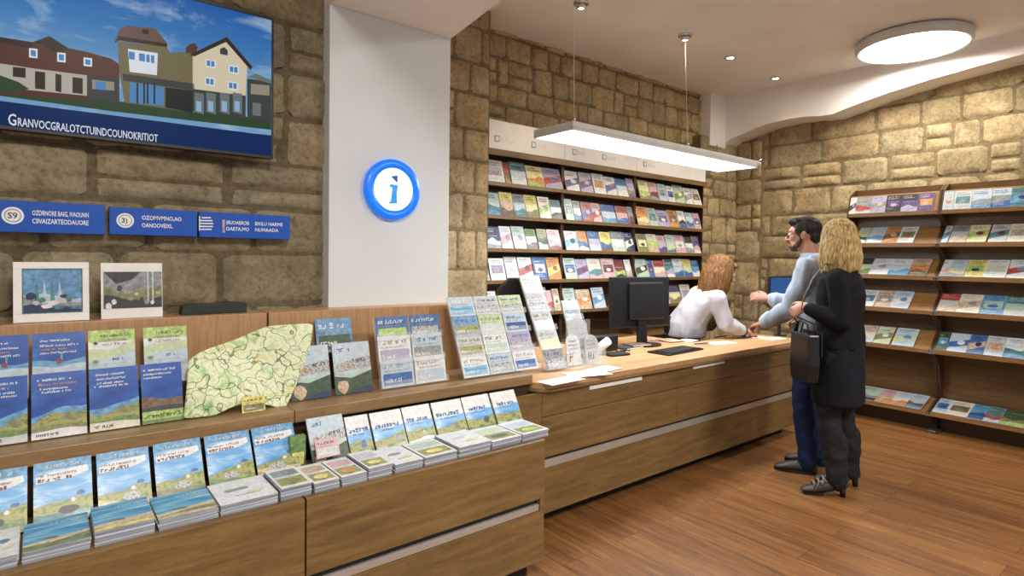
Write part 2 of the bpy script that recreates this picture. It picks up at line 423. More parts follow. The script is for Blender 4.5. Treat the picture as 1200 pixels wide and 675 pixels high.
# ---------------------------------------------------------------- lights
W = bpy.data.worlds.new('room_light'); S.world = W; W.use_nodes = True
bg = W.node_tree.nodes['Background']; bg.inputs[0].default_value = lin((244, 246, 255)); bg.inputs[1].default_value = .5
def area(name, loc, size, power, col, parent=None, shape='DISK', size_y=None, rot=(0,0,0)):
    l = bpy.data.lights.new(name, 'AREA'); l.shape = shape; l.size = size; l.energy = power; l.color = col[:3]
    if size_y: l.size_y = size_y
    o = bpy.data.objects.new(name, l); COL.objects.link(o); o.location = loc; o.rotation_euler = rot
    if parent: o.parent = parent
    return o
WARM = lin((255, 249, 240)); NEUT = lin((244, 248, 255))
def round_lamp(c, label, power):
    t = empty('ceiling_lamp', (c[0], c[1], CEIL))
    q_ = .86; b = MB(); b.lathe([(.36, 0), (.39, 0), (.39, -.03), (.40, -.03)], n=40); 
    b.build('mounting_ring', 'grey_dark', t)
    b = MB(); b.lathe([(.485*q_, -.012), (.5*q_, -.02), (.5*q_, -.085), (.492*q_, -.095), (.470*q_, -.095), (.470*q_, -.02)], n=64); b.build('drum', 'grey_lamp', t)
    b = MB(); b.lathe([(.001, -.090), (.3, -.091), (.469*q_, -.090), (.469*q_, -.07), (.001, -.07)], n=64); b.build('diffuser', 'lamp_glow', t)
    tag(t, label, 'lamp')
    area('lamp_light', (0, 0, -.12), .9, power, WARM, t)
    return t
c = at(1074, 56, Z=CEIL-.06)
round_lamp((5.93, c.y, 0), 'large round white drum ceiling lamp glowing above the right wall bookcase', 42)
round_lamp((3.3, -1.2, 0), 'added round white drum fill lamp over the open floor behind the viewer', 120)  # unseen lamp, added as fill light from behind the camera
round_lamp((.3, -.6, 0), 'unseen round white drum ceiling lamp above the visitor side of the leaflet display', 105)  # assumed from the bright left brochures; put in as fill, out of view
def spot(px, py, label, sag=0):
    c = at(px, py, Z=CEIL)
    t = empty('downlight', (c.x, c.y, CEIL))
    b = MB(); b.lathe([(.035, .002), (.058, .002), (.062, -.004), (.058, -.014), (.046, -.016), (.040, -.006), (.035, -.004)], n=28); b.build('bezel', 'chrome', t)
    if sag:
        b = MB(); b.lathe([(.03, 0), (.036, -.03), (.034, -.045), (.026, -.05), (.026, -.03)], n=24); b.build('housing', 'chrome', t)
    b = MB(); b.lathe([(.001, -.012-sag), (.030, -.012-sag), (.034, -.002-sag), (.001, 0-sag)], n=24); b.build('bulb', 'spot_glow', t)
    l = bpy.data.lights.new('downlight_beam', 'SPOT'); l.energy = 40; l.spot_size = R(95); l.spot_blend = .7; l.color = lin((255, 232, 196))[:3]; l.shadow_soft_size = .04
    o = bpy.data.objects.new('downlight_beam', l); COL.objects.link(o); o.parent = t; o.location = (0, 0, -.07)
    tag(t, label, 'lamp', None)
spot(681, 3, 'recessed chrome downlight at the top of the picture, nearest the viewer', .03)
spot(803, 41, 'recessed chrome downlight where the pendant suspension wire meets the ceiling', .03)
spot(856, 67, 'recessed chrome downlight in the middle of the ceiling, left of the round lamp')
spot(909, 91, 'recessed chrome downlight closest to the arched bulkhead')
# pendant linear lamp above the counter
LX0, LX1, LY0, LY1, LZ = 2.41, 4.50, 2.45, 2.80, 2.20
t = empty('pendant_lamp', (LX0, LY0, LZ))
def loc(b): return b.xform(Matrix.Translation((-LX0, -LY0, -LZ)))
b = MB(); b.box(LX0, LX1, LY0, LY1, LZ+.012, LZ+.05); b.box(LX0, LX1, LY0, LY0+.008, LZ-.004, LZ+.02); b.box(LX0, LX1, LY1-.008, LY1, LZ-.004, LZ+.02)
b.box(LX0, LX0+.008, LY0, LY1, LZ-.004, LZ+.02); b.box(LX1-.008, LX1, LY0, LY1, LZ-.004, LZ+.02)
loc(b).build('housing', 'grey_lamp', t, bevel=.003)
b = MB(); b.box(LX0+.01, LX1-.01, LY0+.01, LY1-.01, LZ+.002, LZ+.014); loc(b).build('diffuser', 'linear_glow', t)
for jx in (.9, 1.6): b = MB(); b.box(LX0+jx, LX0+jx+.006, LY0+.008, LY1-.008, LZ-.002, LZ+.004); loc(b).build('joint_strip', 'white_plastic', t)
c2 = at(803, 41, Z=CEIL)
for (x, top) in ((LX0+.18, (LX0+.14, 2.62, CEIL)), (3.79, (c2.x, c2.y, CEIL-.03))):
    w = MB(); w.tube([(x, LY0+.17, LZ+.11), top], .0014, 6); w.tube([(x, LY0+.17, LZ+.11), (x-.05, LY0+.06, LZ+.045)], .002, 6); w.tube([(x, LY0+.17, LZ+.11), (x+.05, LY1-.06, LZ+.045)], .002, 6)
    loc(w).build('suspension_wire', 'white_plastic', t)
    g = MB(); g.lathe([(.001, LZ+.13), (.008, LZ+.13), (.008, LZ+.10), (.001, LZ+.10)], (x, LY0+.17, 0), 12); g.box(x-.06, x+.06, LY0+.04, LY0+.06, LZ+.04, LZ+.056); loc(g).build('wire_grip', 'chrome', t)
g = MB(); g.box(LX1, LX1+.12, LY0+.10, LY0+.22, LZ+.0, LZ+.06); g.box(LX1+.02, LX1+.09, LY0+.02, LY0+.12, LZ+.02, LZ+.05); g.tube([(LX1, LY0+.05, LZ+.03), (LX1+.1, LY0+.03, LZ+.075), (LX1+.2, LY0+.1, LZ+.04)], .008, 8)
g.ball((LX1+.14, LY0+.08, LZ+.03), .022); loc(g).build('cable_gland', 'chrome', t, bevel=.004)
tag(t, 'long grey linear pendant lamp with bright underside hanging over the counter', 'lamp')
area('pendant_light', ((LX1-LX0)/2, (LY1-LY0)/2, -.02), LX1-LX0-.1, 42, NEUT, t, 'RECTANGLE', LY1-LY0-.05)
S.view_settings.view_transform = 'Standard'; S.view_settings.look = 'None'; S.view_settings.gamma = 1
S.view_settings.use_curve_mapping = False; S.view_settings.exposure = 0.0
# ---------------------------------------------------------------- counters
FY = 2.28
def carcass_unit(name, x0, x1, label):
    t = empty(name, (x0, 1.93, 0))
    L = lambda b: b.xform(Matrix.Translation((-x0, -1.93, 0)))
    b = MB(); b.box(x0+.003, x1-.003, 1.955, 2.30, .08, .605); b.box(x0+.003, x1-.003, 1.935, 2.30, .605, .63); L(b).build('carcass', 'wood_front', t, .002)
    b = MB(); b.box(x0+.003, x1-.003, 1.93, 1.953, .365, .628); L(b).build('drawer_front', 'wood_front', t, .0015)
    b = MB(); b.box(x0+.003, x1-.003, 1.93, 1.953, .08, .31); L(b).build('drawer_front', 'wood_front', t, .0015)
    b = MB(); b.box(x0+.012, x1-.03, 1.936, 1.95, .312, .340); L(b).build('grip_rail', 'aluminium', t, .001); b = MB(); b.box(x0+.012, x1-.03, 1.950, 1.9545, .308, .367); L(b).build('gap_shade_strip', 'plinth_and_shade_black', t)  # black strip behind the rail paints in the shade of the gap
    b = MB(); b.box(x1-.028, x1-.003, 1.93, 1.953, .308, .367); L(b).build('rail_end', 'wood_front', t)
    b = MB(); b.box(x0+.01, x1-.05, 1.99, 2.28, 0, .08); L(b).build('plinth', 'plinth_and_shade_black', t)
    tag(t, label, 'cabinet', None)
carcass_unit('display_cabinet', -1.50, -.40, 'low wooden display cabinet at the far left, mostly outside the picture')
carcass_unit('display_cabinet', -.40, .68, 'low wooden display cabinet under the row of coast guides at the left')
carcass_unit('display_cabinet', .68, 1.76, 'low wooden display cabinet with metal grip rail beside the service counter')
def display(x0, x1, label, endcap=False):
    t = empty('leaflet_shelf', (x0, 2.30, 0)); L = lambda b: b.xform(Matrix.Translation((-x0, -2.30, 0)))
    b = MB(); b.box(x0+.002, x1-.002, 2.345, 2.64, .08, .785); L(b).build('cabinet_body', 'wood_dark' if not endcap else 'wood_front', t)
    b = MB(); b.box(x0+.002, x1-.002, 2.335, 2.345, .63, .785); L(b).build('lower_backboard', 'wood_dark', t)
    b = MB(); b.box(x0+.001, x1-.001, 2.30, 2.66, .785, .835); L(b).build('shelf_board', 'wood_edge', t, .004)
    b = MB(); b.box(x0+.004, x1-.004, 2.655, 2.695, .785, 1.19); b.box(x0+.004, x1-.004, 2.6952, 2.83, 1.165, 1.19); L(b).build('back_panel', 'wood_panel', t, .002)
    tag(t, label, 'shelf')
display(-1.5, -.42, 'wooden display shelf section at the far left, mostly outside the picture')
display(-.42, .765, 'long wooden display shelf section with tall back panel under the television wall')
display(.765, 2.0, 'wooden display shelf section with tall back panel in front of the white pillar')
# service counter
t = empty('service_counter', (2.0, FY, 0)); L = lambda b: b.xform(Matrix.Translation((-2.0, -FY, 0)))
CX0, CX1, CZ = 1.77, 4.97, .79
b = MB(); b.prism([(2.02, FY+.02), (CX1, FY+.02), (CX1, 2.66), (3.96, 2.66), (3.96, 3.16), (2.06, 3.16), (2.06, 2.70), (2.02, 2.70)], .08, .735, 'Z'); L(b).build('carcass', 'wood_front', t)
SE = 3.24
for (x0, x1) in ((2.05, SE), (SE, CX1)):
    for (z0, z1) in ((.605, .735), (.382, .603)):
        b = MB(); b.box(x0+.0015, x1-.0015, FY, FY+.02, z0, z1-.002); L(b).build('front_panel', 'wood_front', t, .001)
b = MB(); b.box(CX0, 2.0485, FY, FY+.02, .382, .735); L(b).build('front_panel', 'wood_front', t, .001)
b = MB(); b.box(CX0, CX1, FY, FY+.02, .08, .322); L(b).build('lower_panel', 'wood_front', t, .001)
b = MB(); b.box(CX0, CX1-.02, FY+.004, FY+.016, .324, .366); L(b).build('grip_rail', 'aluminium', t, .001); b = MB(); b.box(CX0, CX1-.01, FY+.0165, FY+.0195, .322, .382); L(b).build('gap_shade_strip', 'plinth_and_shade_black', t)  # thin black box behind the rail stands for the shadow in the groove
b = MB(); b.box(2.05, CX1-.1, FY+.10, 2.6, 0, .08); L(b).build('plinth', 'plinth_and_shade_black', t)
for (px, w) in ((758, .34), (832, .26)):
    c = at(px, 440, Y=FY-.02)
b = MB(); b.box(2.40, 2.86, FY-.012, FY, .705, .728); L(b).build('card_rail', 'white_plastic', t, .001)
b = MB(); b.box(3.40, 3.78, FY-.012, FY, .712, .730); L(b).build('card_rail', 'white_plastic', t, .001)
# worktop with rounded left nose
b = MB()
poly = []
for k in range(9):
    a = PI + (PI/2)*k/8; poly.append((2.003+.10+.10*math.cos(a), FY-.03+.10+.10*math.sin(a)))
poly += [(CX1+.01, FY-.03), (CX1+.01, 2.70), (4.02, 2.70), (4.02, 3.22), (2.03, 3.22), (2.03, 2.70), (2.003, 2.70)]
b.prism(poly, .755, CZ, 'Z'); L(b).build('worktop', 'wood_top', t, .004)
b = MB(); b.prism([(x, y) for x, y in poly], .738, .7545, 'Z'); L(b).build('worktop_underlayer', 'wood_edge', t, .003)
tag(t, 'long wooden service counter with full-width metal grip rail', 'counter')
# ---------------------------------------------------------------- back wall shelving
BX = [2.80, 3.70, 4.72, 5.94]; BZ = [2.06, 1.79, 1.515, 1.25, .965, .67]
BY = 3.83
names = ['left', 'middle', 'right']
for k in range(3):
    x0, x1 = BX[k], BX[k+1]
    t = empty('brochure_bookcase', (x0, BY, 0)); L = lambda b: b.xform(Matrix.Translation((-x0, -BY, 0)))
    b = MB(); b.box(x0+.001, x0+.016, BY+.05, 4.06, 0, 2.33); L(b).build('side_panel', 'wood_dark', t); b = MB(); b.box(x1-.016, x1-.001, BY+.05, 4.06, 0, 2.33); L(b).build('side_panel', 'wood_dark', t)
    b = MB(); b.box(x0+.018, x1-.018, 4.03, 4.06, 0, 2.33); L(b).build('back_panel', 'wood_dark', t)
    b = MB(); b.box(x0, x1, BY+.01, 4.06, 2.31, 2.335); b.box(x0, x1, BY, BY+.02, 2.285, 2.335); L(b).build('top_board', 'wood_shelf', t, .002)
    for z in BZ:
        b = MB(); b.box(x0+.001, x1-.001, BY, 4.03, z-.022, z); b.box(x0+.001, x1-.001, BY-.004, BY+.004, z-.026, z+.006); L(b).build('shelf', 'wood_shelf', t, .0015)
    b = MB(); b.box(x0+.018, x1-.018, BY+.06, BY+.08, .0, .645); L(b).build('base_panel', 'wood_dark', t)
    b = MB(); b.box(x0+.002, x1-.002, BY+.03, BY+.05, 2.335, 2.575); L(b).build('fascia', 'white_plastic', t)
    # small faint marks on the white fascia
    rng = random.Random(50+k); g = MB(); x = x0+.10
    for q in range(1 if k == 2 else 2):
        g.box(x, x+.05, BY+.027, BY+.03, 2.40, 2.45, 'ink_grey'); g.box(x+.008, x+.042, BY+.026, BY+.0275, 2.408, 2.442, 'sign_white')
        xx = x+.07
        for w in range(rng.randint(4, 8)):
            h = rng.uniform(.015, .04); g.box(xx, xx+.010, BY+.027, BY+.03, 2.405, 2.405+h, 'white_paper'); xx += .022
        x += .40
    L(g).build('fascia_marks', None, t)
    tag(t, 'dark wooden wall bookcase full of brochures behind the counter, %s bay' % names[k], 'bookcase', None)
# ---------------------------------------------------------------- right wall bookcase
RZ = [1.896, 1.613, 1.325, 1.03, .70, .17]
RXF = [5.99, 5.97, 5.95, 5.92, 5.90, 5.88]
RISE = [.175, .155, .15, .15, .15, .075]; RUN = [.045, .16, .17, .17, .17, .24]
RB = [2.36, 1.615, .86]
for k in range(2):
    y1, y0 = RB[k], RB[k+1]
    t = empty('brochure_bookcase', (5.9, y0, 0)); L = lambda b: b.xform(Matrix.Translation((-5.9, -y0, 0)))
    b = MB()
    zig = [(6.40, 2.14), (6.18, 2.14)]
    for z, x, ri, ru in zip(RZ, RXF, RISE, RUN):
        zig += [(x+.03+ru+.0, z+ri+.012), (x+.012, z+.0), (x, z-.03), (x+.06, z-.06)]
        if z > .5: zig += [(x+.16, z-.14)]
    zig += [(6.02, .10), (6.02, .0), (6.40, 0)]
    cl = []
    for p in zig: cl.append(p)
    for (a0, a1) in ((y0+.002, y0+.018), (y1-.018, y1-.002)): b = MB(); b.prism(cl, a0, a1, 'Y'); L(b).build('side_panel', 'wood_dark', t)
    b = MB(); b.box(6.20, 6.75, y0+.004, y1-.004, 0, 2.14); L(b).build('back_panel', 'wood_bay', t)
    for i, (z, x, ri, ru) in enumerate(zip(RZ, RXF, RISE, RUN)):
        b = MB()
        b.prism([(x, z-.028), (x, z+.006), (x+.008, z+.006), (x+.010, z-.006), (x+.03+ru, z+ri), (6.2, z+ri), (6.2, z+ri-.02), (x+.04+ru, z+ri-.02), (x+.02, z-.028)], y0+.018, y1-.018, 'Y')
        L(b).build('sloping_shelf', 'wood_slope', t, .0015)
    b = MB(); b.box(6.04, 6.06, y0+.018, y1-.018, 0, .14); L(b).build('kick_board', 'wood_dark', t)
    b = MB(); b.box(5.96, 6.04, y1-.04, y1-.005, .025, .14, 'black_matte'); b.box(5.86, 6.04, y1-.06, y1+.0, 0, .025, 'steel_foot'); L(b).build('foot', None, t, .003)
    tag(t, 'sloping-shelf wooden bookcase on right wall, %s' % ('bay behind the two visitors' if k == 0 else 'bay at the right edge of the picture'), 'bookcase')
# ---------------------------------------------------------------- printed covers
LAY = .00035
CN = {'sky': 'sky blue', 'deep': 'deep blue', 'pale_blue': 'pale blue', 'pale_grey': 'pale grey', 'dark_green': 'dark green', 'pale_green': 'pale green', 'pale_yellow': 'pale yellow', 'dark': 'black'}
def cn(c): return CN.get(c, c)
def squiggle(mb, x, z, w, h, y, m, rng, thick=.22):
    """a run of small unreadable marks like blurred lettering"""
    u = x; t = h*thick
    while u < x+w-h*.3:
        if rng.random() < .14: u += h*.5; continue
        k = rng.randint(0, 4); g = h*rng.uniform(.45, .75)
        hh = h*rng.uniform(.6, 1)
        if u+g > x+w: break
        if k in (0, 2): mb.poly([(u, y, z), (u+t, y, z), (u+t, y, z+hh), (u, y, z+hh)], m)
        if k in (0, 1, 3): mb.poly([(u, y, z+hh-t), (u+g, y, z+hh-t), (u+g, y, z+hh), (u, y, z+hh)], m)
        if k in (1, 2, 4): mb.poly([(u+g-t, y, z), (u+g, y, z), (u+g, y, z+hh), (u+g-t, y, z+hh)], m)
        if k in (2, 3): mb.poly([(u, y, z+hh*.45), (u+g, y, z+hh*.45), (u+g, y, z+hh*.45+t), (u, y, z+hh*.45+t)], m)
        if k in (3, 4): mb.poly([(u, y, z), (u+g, y, z), (u+g, y, z+t), (u, y, z+t)], m)
        u += g+h*.16
def hill(mb, x0, x1, z0, zt, amp, y, m, rng, n=9, tilt=0):
    a, b_ = rng.uniform(0, 6), rng.uniform(.8, 2.2)
    top = []
    for i in range(n+1):
        s = i/n; top.append((x0+(x1-x0)*s, y, max(z0+.001, zt+tilt*(s-.5)+amp*math.sin(a+b_*s*PI)+amp*.35*math.sin(a*3+s*9))))
    for i in range(n):
        p, q = top[i], top[i+1]; mb.poly([(p[0], y, z0), (q[0], y, z0), q, p], m)
def rect(mb, x0, x1, z0, z1, y, m): mb.poly([(x0, y, z0), (x1, y, z0), (x1, y, z1), (x0, y, z1)], m)
def blob(mb, x, z, rx, rz, y, m, rng, n=9):
    mb.poly([(x+rx*math.cos(2*PI*i/n)*rng.uniform(.75, 1.1), y, z+rz*math.sin(2*PI*i/n)*rng.uniform(.75, 1.1)) for i in range(n)], m)
def art(mb, w, h, y, spec, rng):
    """printed cover in the XZ plane, base at z=0, centred on x"""
    st = spec[0]; x0, x1 = -w/2, w/2
    I = lambda c: 'ink_'+c
    L = lambda k: y-LAY*k
    if st == 'guide':        # pale banner title over sky, land or camera-like motif below
        rect(mb, x0, x1, 0, h, L(0), I('print_sky'))
        rect(mb, x0, x1, h*.86, h, L(1), I('azure')); squiggle(mb, x0+w*.2, h*.89, w*.6, h*.06, L(2), I('pale_blue'), rng)
        mb.poly([(x0+w*.04, L(1), h*.66), (x0+w*.72, L(1), h*.70), (x0+w*.95, L(1), h*.76), (x0+w*.92, L(1), h*.86), (x0+w*.3, L(1), h*.82), (x0+w*.04, L(1), h*.78)], I('white'))
        squiggle(mb, x0+w*.07, h*.76, w*.68, h*.04, L(2), I('maroon'), rng); squiggle(mb, x0+w*.07, h*.68, w*.58, h*.065, L(2), I('maroon'), rng, .28)
        hill(mb, x0, x1, h*.0, h*.34, h*.03, L(1), I('print_land'), rng, tilt=h*.12); hill(mb, x0, x1, 0, h*.16, h*.03, L(2), I(spec[1]), rng, tilt=-h*.1)
        blob(mb, x0+w*.72, h*.30, w*.2, h*.10, L(3), I('print_land'), rng); blob(mb, x0+w*rng.uniform(.45, .7), h*.20, w*.20, h*.07, L(4), I('print_town' if spec[2] != 'dark' else 'dark'), rng)
        blob(mb, x0+w*.66, h*.33, w*.05, h*.035, L(5), I('white'), rng, 8); blob(mb, x0+w*.8, h*.42, w*.09, h*.04, L(3), I('blue'), rng, 7)
    elif st == 'night':      # deep blue cover with white heading, land and a pale foot
        rect(mb, x0, x1, 0, h, L(0), I('print_night'))
        for k, zz in enumerate((.88, .81, .74, .69)):
            squiggle(mb, x0+w*rng.uniform(.08, .2), h*zz, w*rng.uniform(.5, .75), h*.035, L(2), I('white' if k != 1 else spec[3]), rng, .35)
        hill(mb, x0, x1, 0, h*.42, h*.03, L(1), I('azure'), rng, tilt=h*.14)
        hill(mb, x0, x1, 0, h*.33, h*.05, L(2), I('print_land'), rng, tilt=h*.12); hill(mb, x0, x1, 0, h*.18, h*.02, L(3), I(spec[1]), rng)
        hill(mb, x0, x1, 0, h*.12, h*.012, L(4), I(spec[2]), rng); squiggle(mb, x0+w*.08, h*.04, w*.4, h*.05, L(5), I('navy'), rng)
        blob(mb, x0+w*.75, h*.30, w*.2, h*.07, L(3), I('olive'), rng)
    elif st == 'nightgreen':
        rect(mb, x0, x1, 0, h, L(0), I('print_night')); rect(mb, x0, x1, 0, h*.2, L(3), I('lime')); rect(mb, x0, x1, 0, h*.06, L(4), I('green'))
        squiggle(mb, x0+w*.05, h*.09, w*.9, h*.07, L(4), I('dark_green'), rng)
        hill(mb, x0, x1, h*.2, h*.42, h*.03, L(1), I('brown'), rng); hill(mb, x0, x1, h*.2, h*.27, h*.01, L(2), I('dark'), rng)
        for zz, q in ((.88, .8), (.81, .7), (.75, .45)): squiggle(mb, x0+w*.06, h*zz, w*q, h*.035, L(2), I('white'), rng, .3)
    elif st == 'shell':
        rect(mb, x0, x1, 0, h, L(0), I('print_night')); hill(mb, x0, x1, 0, h*.55, h*.02, L(1), I('azure'), rng); hill(mb, x0, x1, 0, h*.46, h*.02, L(2), I('pale_blue'), rng)
        for k, zz in enumerate((.86, .78, .72, .66)): squiggle(mb, x0+w*.14, h*zz, w*rng.uniform(.45, .75), h*.035, L(2), I('white' if k != 2 else 'orange'), rng, .35)
        blob(mb, 0, h*.53, w*.07, h*.05, L(3), I('maroon'), rng); rect(mb, x0+w*.52, x0+w*.56, h*.5, h*.66, L(2), I('sky'))
    elif st == 'greenmap':
        rect(mb, x0, x1, 0, h, L(0), I('white')); rect(mb, x0, x1, h*.80, h, L(1), I('lime')); hill(mb, x0, x1, h*.3, h*.70, h*.04, L(1), I('pale_green'), rng, tilt=h*.1)
        hill(mb, x0, x1, h*.3, h*.56, h*.02, L(2), I('pale_blue'), rng, tilt=h*.14)
        for zz in (.88, .8, .73): squiggle(mb, x0+w*.25, h*zz, w*.6, h*.05, L(3), I('dark_green' if zz > .85 else 'grey'), rng)
        blob(mb, x0+w*.15, h*.78, w*.05, h*.03, L(3), I('dark_green'), rng); blob(mb, x0+w*.14, h*.47, w*.07, h*.035, L(3), I('olive'), rng); squiggle(mb, x0+w*.5, h*.47, w*.25, h*.05, L(3), I('dark'), rng)
        rect(mb, x0+w*.1, x0+w*.8, h*.42, h*.425, L(3), I('grey'))
    elif st == 'field':      # crowd scene above green field
        rect(mb, x0, x1, 0, h, L(0), I('pale_blue')); squiggle(mb, x0+w*.12, h*.82, w*.4, h*.09, L(1), I('blue'), rng)
        mb.poly([(x0, L(1), h*.42), (x1, L(1), h*.48), (x1, L(1), h*.72), (x0+w*.1, L(1), h*.60)], I('print_town'))
        squiggle(mb, x0+w*.12, h*.5, w*.4, h*.07, L(2), I('orange'), rng); squiggle(mb, x0+w*.5, h*.6, w*.4, h*.08, L(2), I('dark'), rng)
        mb.poly([(x0, L(2), h*.36), (x0+w*.45, L(2), h*.30), (x1, L(2), h*.42), (x1, L(2), h*.50), (x0+w*.4, L(2), h*.38), (x0, L(2), h*.42)], I('mint'))
        mb.poly([(x0, L(1), 0), (x1, L(1), 0), (x1, L(1), h*.44), (x0+w*.4, L(1), h*.32), (x0, L(1), h*.38)], I('dark_green'))
        blob(mb, x0+w*.2, h*.15, w*.18, h*.15, L(3), I('tan'), rng); mb.poly([(x0+w*.3, L(3), 0), (x1, L(3), 0), (x1, L(3), h*.12), (x0+w*.7, L(3), h*.1)], I('navy'))
    elif st == 'title':      # white head, blue title band, landscape
        rect(mb, x0, x1, 0, h, L(0), I('white')); hill(mb, x0, x1, h*.3, h*.60, h*.03, L(1), I('print_sky'), rng)
        squiggle(mb, x0+w*.08, h*.60, w*.84, h*.11, L(2), I('blue'), rng, .3); squiggle(mb, x0+w*.2, h*.52, w*.5, h*.05, L(2), I('deep'), rng)
        hill(mb, x0, x1, 0, h*.38, h*.04, L(2), I('print_land'), rng, tilt=h*.08); hill(mb, x0, x1, 0, h*.16, h*.03, L(3), I(spec[1]), rng)
        blob(mb, x0+w*rng.uniform(.55, .8), h*.30, w*.13, h*.1, L(3), I(spec[2]), rng)
    elif st == 'flat':       # landscape cover lying down
        rect(mb, x0, x1, 0, h, L(0), I('print_sea')); hill(mb, x0, x1, 0, h*.28, h*.02, L(1), I('sand'), rng, tilt=h*.14); hill(mb, x0, x1, 0, h*.17, h*.02, L(2), I(spec[1]), rng, tilt=h*.1)
        hill(mb, x0, x1, 0, h*.09, h*.01, L(3), I(spec[2]), rng); squiggle(mb, x0+w*.4, h*.78, w*.5, h*.06, L(1), I('white'), rng)
        blob(mb, x0+w*.4, h*.28, w*.14, h*.03, L(3), I('brown'), rng)
    elif st == 'flatwhite':
        rect(mb, x0, x1, 0, h, L(0), I('white')); blob(mb, x0+w*.42, h*.55, w*.26, h*.08, L(1), I(spec[1]), rng, 11); squiggle(mb, x0+w*.3, h*.25, w*.5, h*.05, L(1), I(spec[2]), rng)
        blob(mb, x0+w*.7, h*.33, w*.18, h*.07, L(2), I('pale_yellow'), rng)
    elif st == 'flatpics':
        rect(mb, x0, x1, 0, h, L(0), I('white')); rect(mb, x0+w*.08, x1-w*.08, h*.10, h*.46, L(1), I('print_land')); rect(mb, x0+w*.08, x1-w*.08, h*.56, h*.86, L(1), I(spec[1]))
        blob(mb, 0, h*.28, w*.3, h*.12, L(2), I(spec[2]), rng); squiggle(mb, x0+w*.1, h*.48, w*.7, h*.05, L(1), I('grey'), rng)
    elif st == 'grid':       # small leaflet with picture blocks and text
        rect(mb, x0, x1, 0, h, L(0), I(spec[1])); rect(mb, x0+w*.06, x1-w*.06, h*.08, h*.5, L(1), I(spec[2]))
        squiggle(mb, x0+w*.08, h*.7, w*.8, h*.16, L(1), I(spec[3]), rng); squiggle(mb, x0+w*.1, h*.18, w*.5, h*.14, L(2), I('white'), rng); squiggle(mb, x0+w*.08, h*.56, w*.7, h*.07, L(1), I('grey'), rng)
    else:                    # 'mini' : base, picture, accent
        c1, c2, c3 = spec[1], spec[2], spec[3]
        rect(mb, x0, x1, 0, h, L(0), I(c1)); k = rng.randint(0, 3)
        if k == 0:
            hill(mb, x0, x1, 0, h*.42, h*.07, L(1), I(c2), rng, 7); hill(mb, x0, x1, 0, h*.18, h*.04, L(2), I(c3), rng, 7)
        elif k == 1:
            rect(mb, x0+w*.1, x1-w*.1, h*.3, h*.68, L(1), I(c2)); blob(mb, 0, h*.42, w*.24, h*.1, L(2), I(c3), rng)
        elif k == 2:
            rect(mb, x0, x1, h*.62, h, L(1), I(c2)); hill(mb, x0, x1, 0, h*.3, h*.06, L(1), I(c3), rng, 7)
        else:
            mb.poly([(x0, L(1), h*.15), (x1, L(1), h*.4), (x1, L(1), h*.7), (x0, L(1), h*.5)], I(c2)); blob(mb, x0+w*.6, h*.5, w*.22, h*.13, L(2), I(c3), rng)
        for zz in (.86, .76): squiggle(mb, x0+w*.1, h*zz, w*rng.uniform(.5, .8), h*.06, L(3), I('dark' if c1 not in ('navy', 'dark', 'purple', 'deep') and rng.random() < .5 else ('white' if c1 in ('navy', 'dark', 'purple', 'deep', 'blue') else c3)), rng)
        for zz in (.12, .2, .56): squiggle(mb, x0+w*.1, h*zz, w*rng.uniform(.4, .8), h*.035, L(3), I(rng.choice(('white', 'grey', c3))), rng)
def booklet(w, h, t, spec, M, label, cat='brochure', group=None, parts=False, seed=0, name='brochure', border=0):
    """base of the back face at the origin of M, cover towards -Y"""
    rng = random.Random(seed)
    if parts:
        root = empty(name, M=M)
        b = MB(); b.box(-w/2+.001, w/2-.001, -t, -.0005, .001, h-.001, 'page_edges'); b.build('pages', None, root)
        b = MB(); b.box(-w/2, w/2, -t-.0006, -t, 0, h, 'ink_white'); art(b, w-border*2, h, -t-.0009, spec, rng); b.build('cover', None, root)
        o = root
    else:
        b = MB(); b.box(-w/2, w/2, -t, 0, 0, h, 'white_paper'); art(b, w, h, -t-.0004, spec, rng)
        o = b.build(name); o.matrix_world = M
    return tag(o, label, cat, group)
def stand(x, y, z, lean, rz=0): return Matrix.Translation((x, y, z)) @ Matrix.Rotation(rz, 4, 'Z') @ Matrix.Rotation(-lean, 4, 'X')
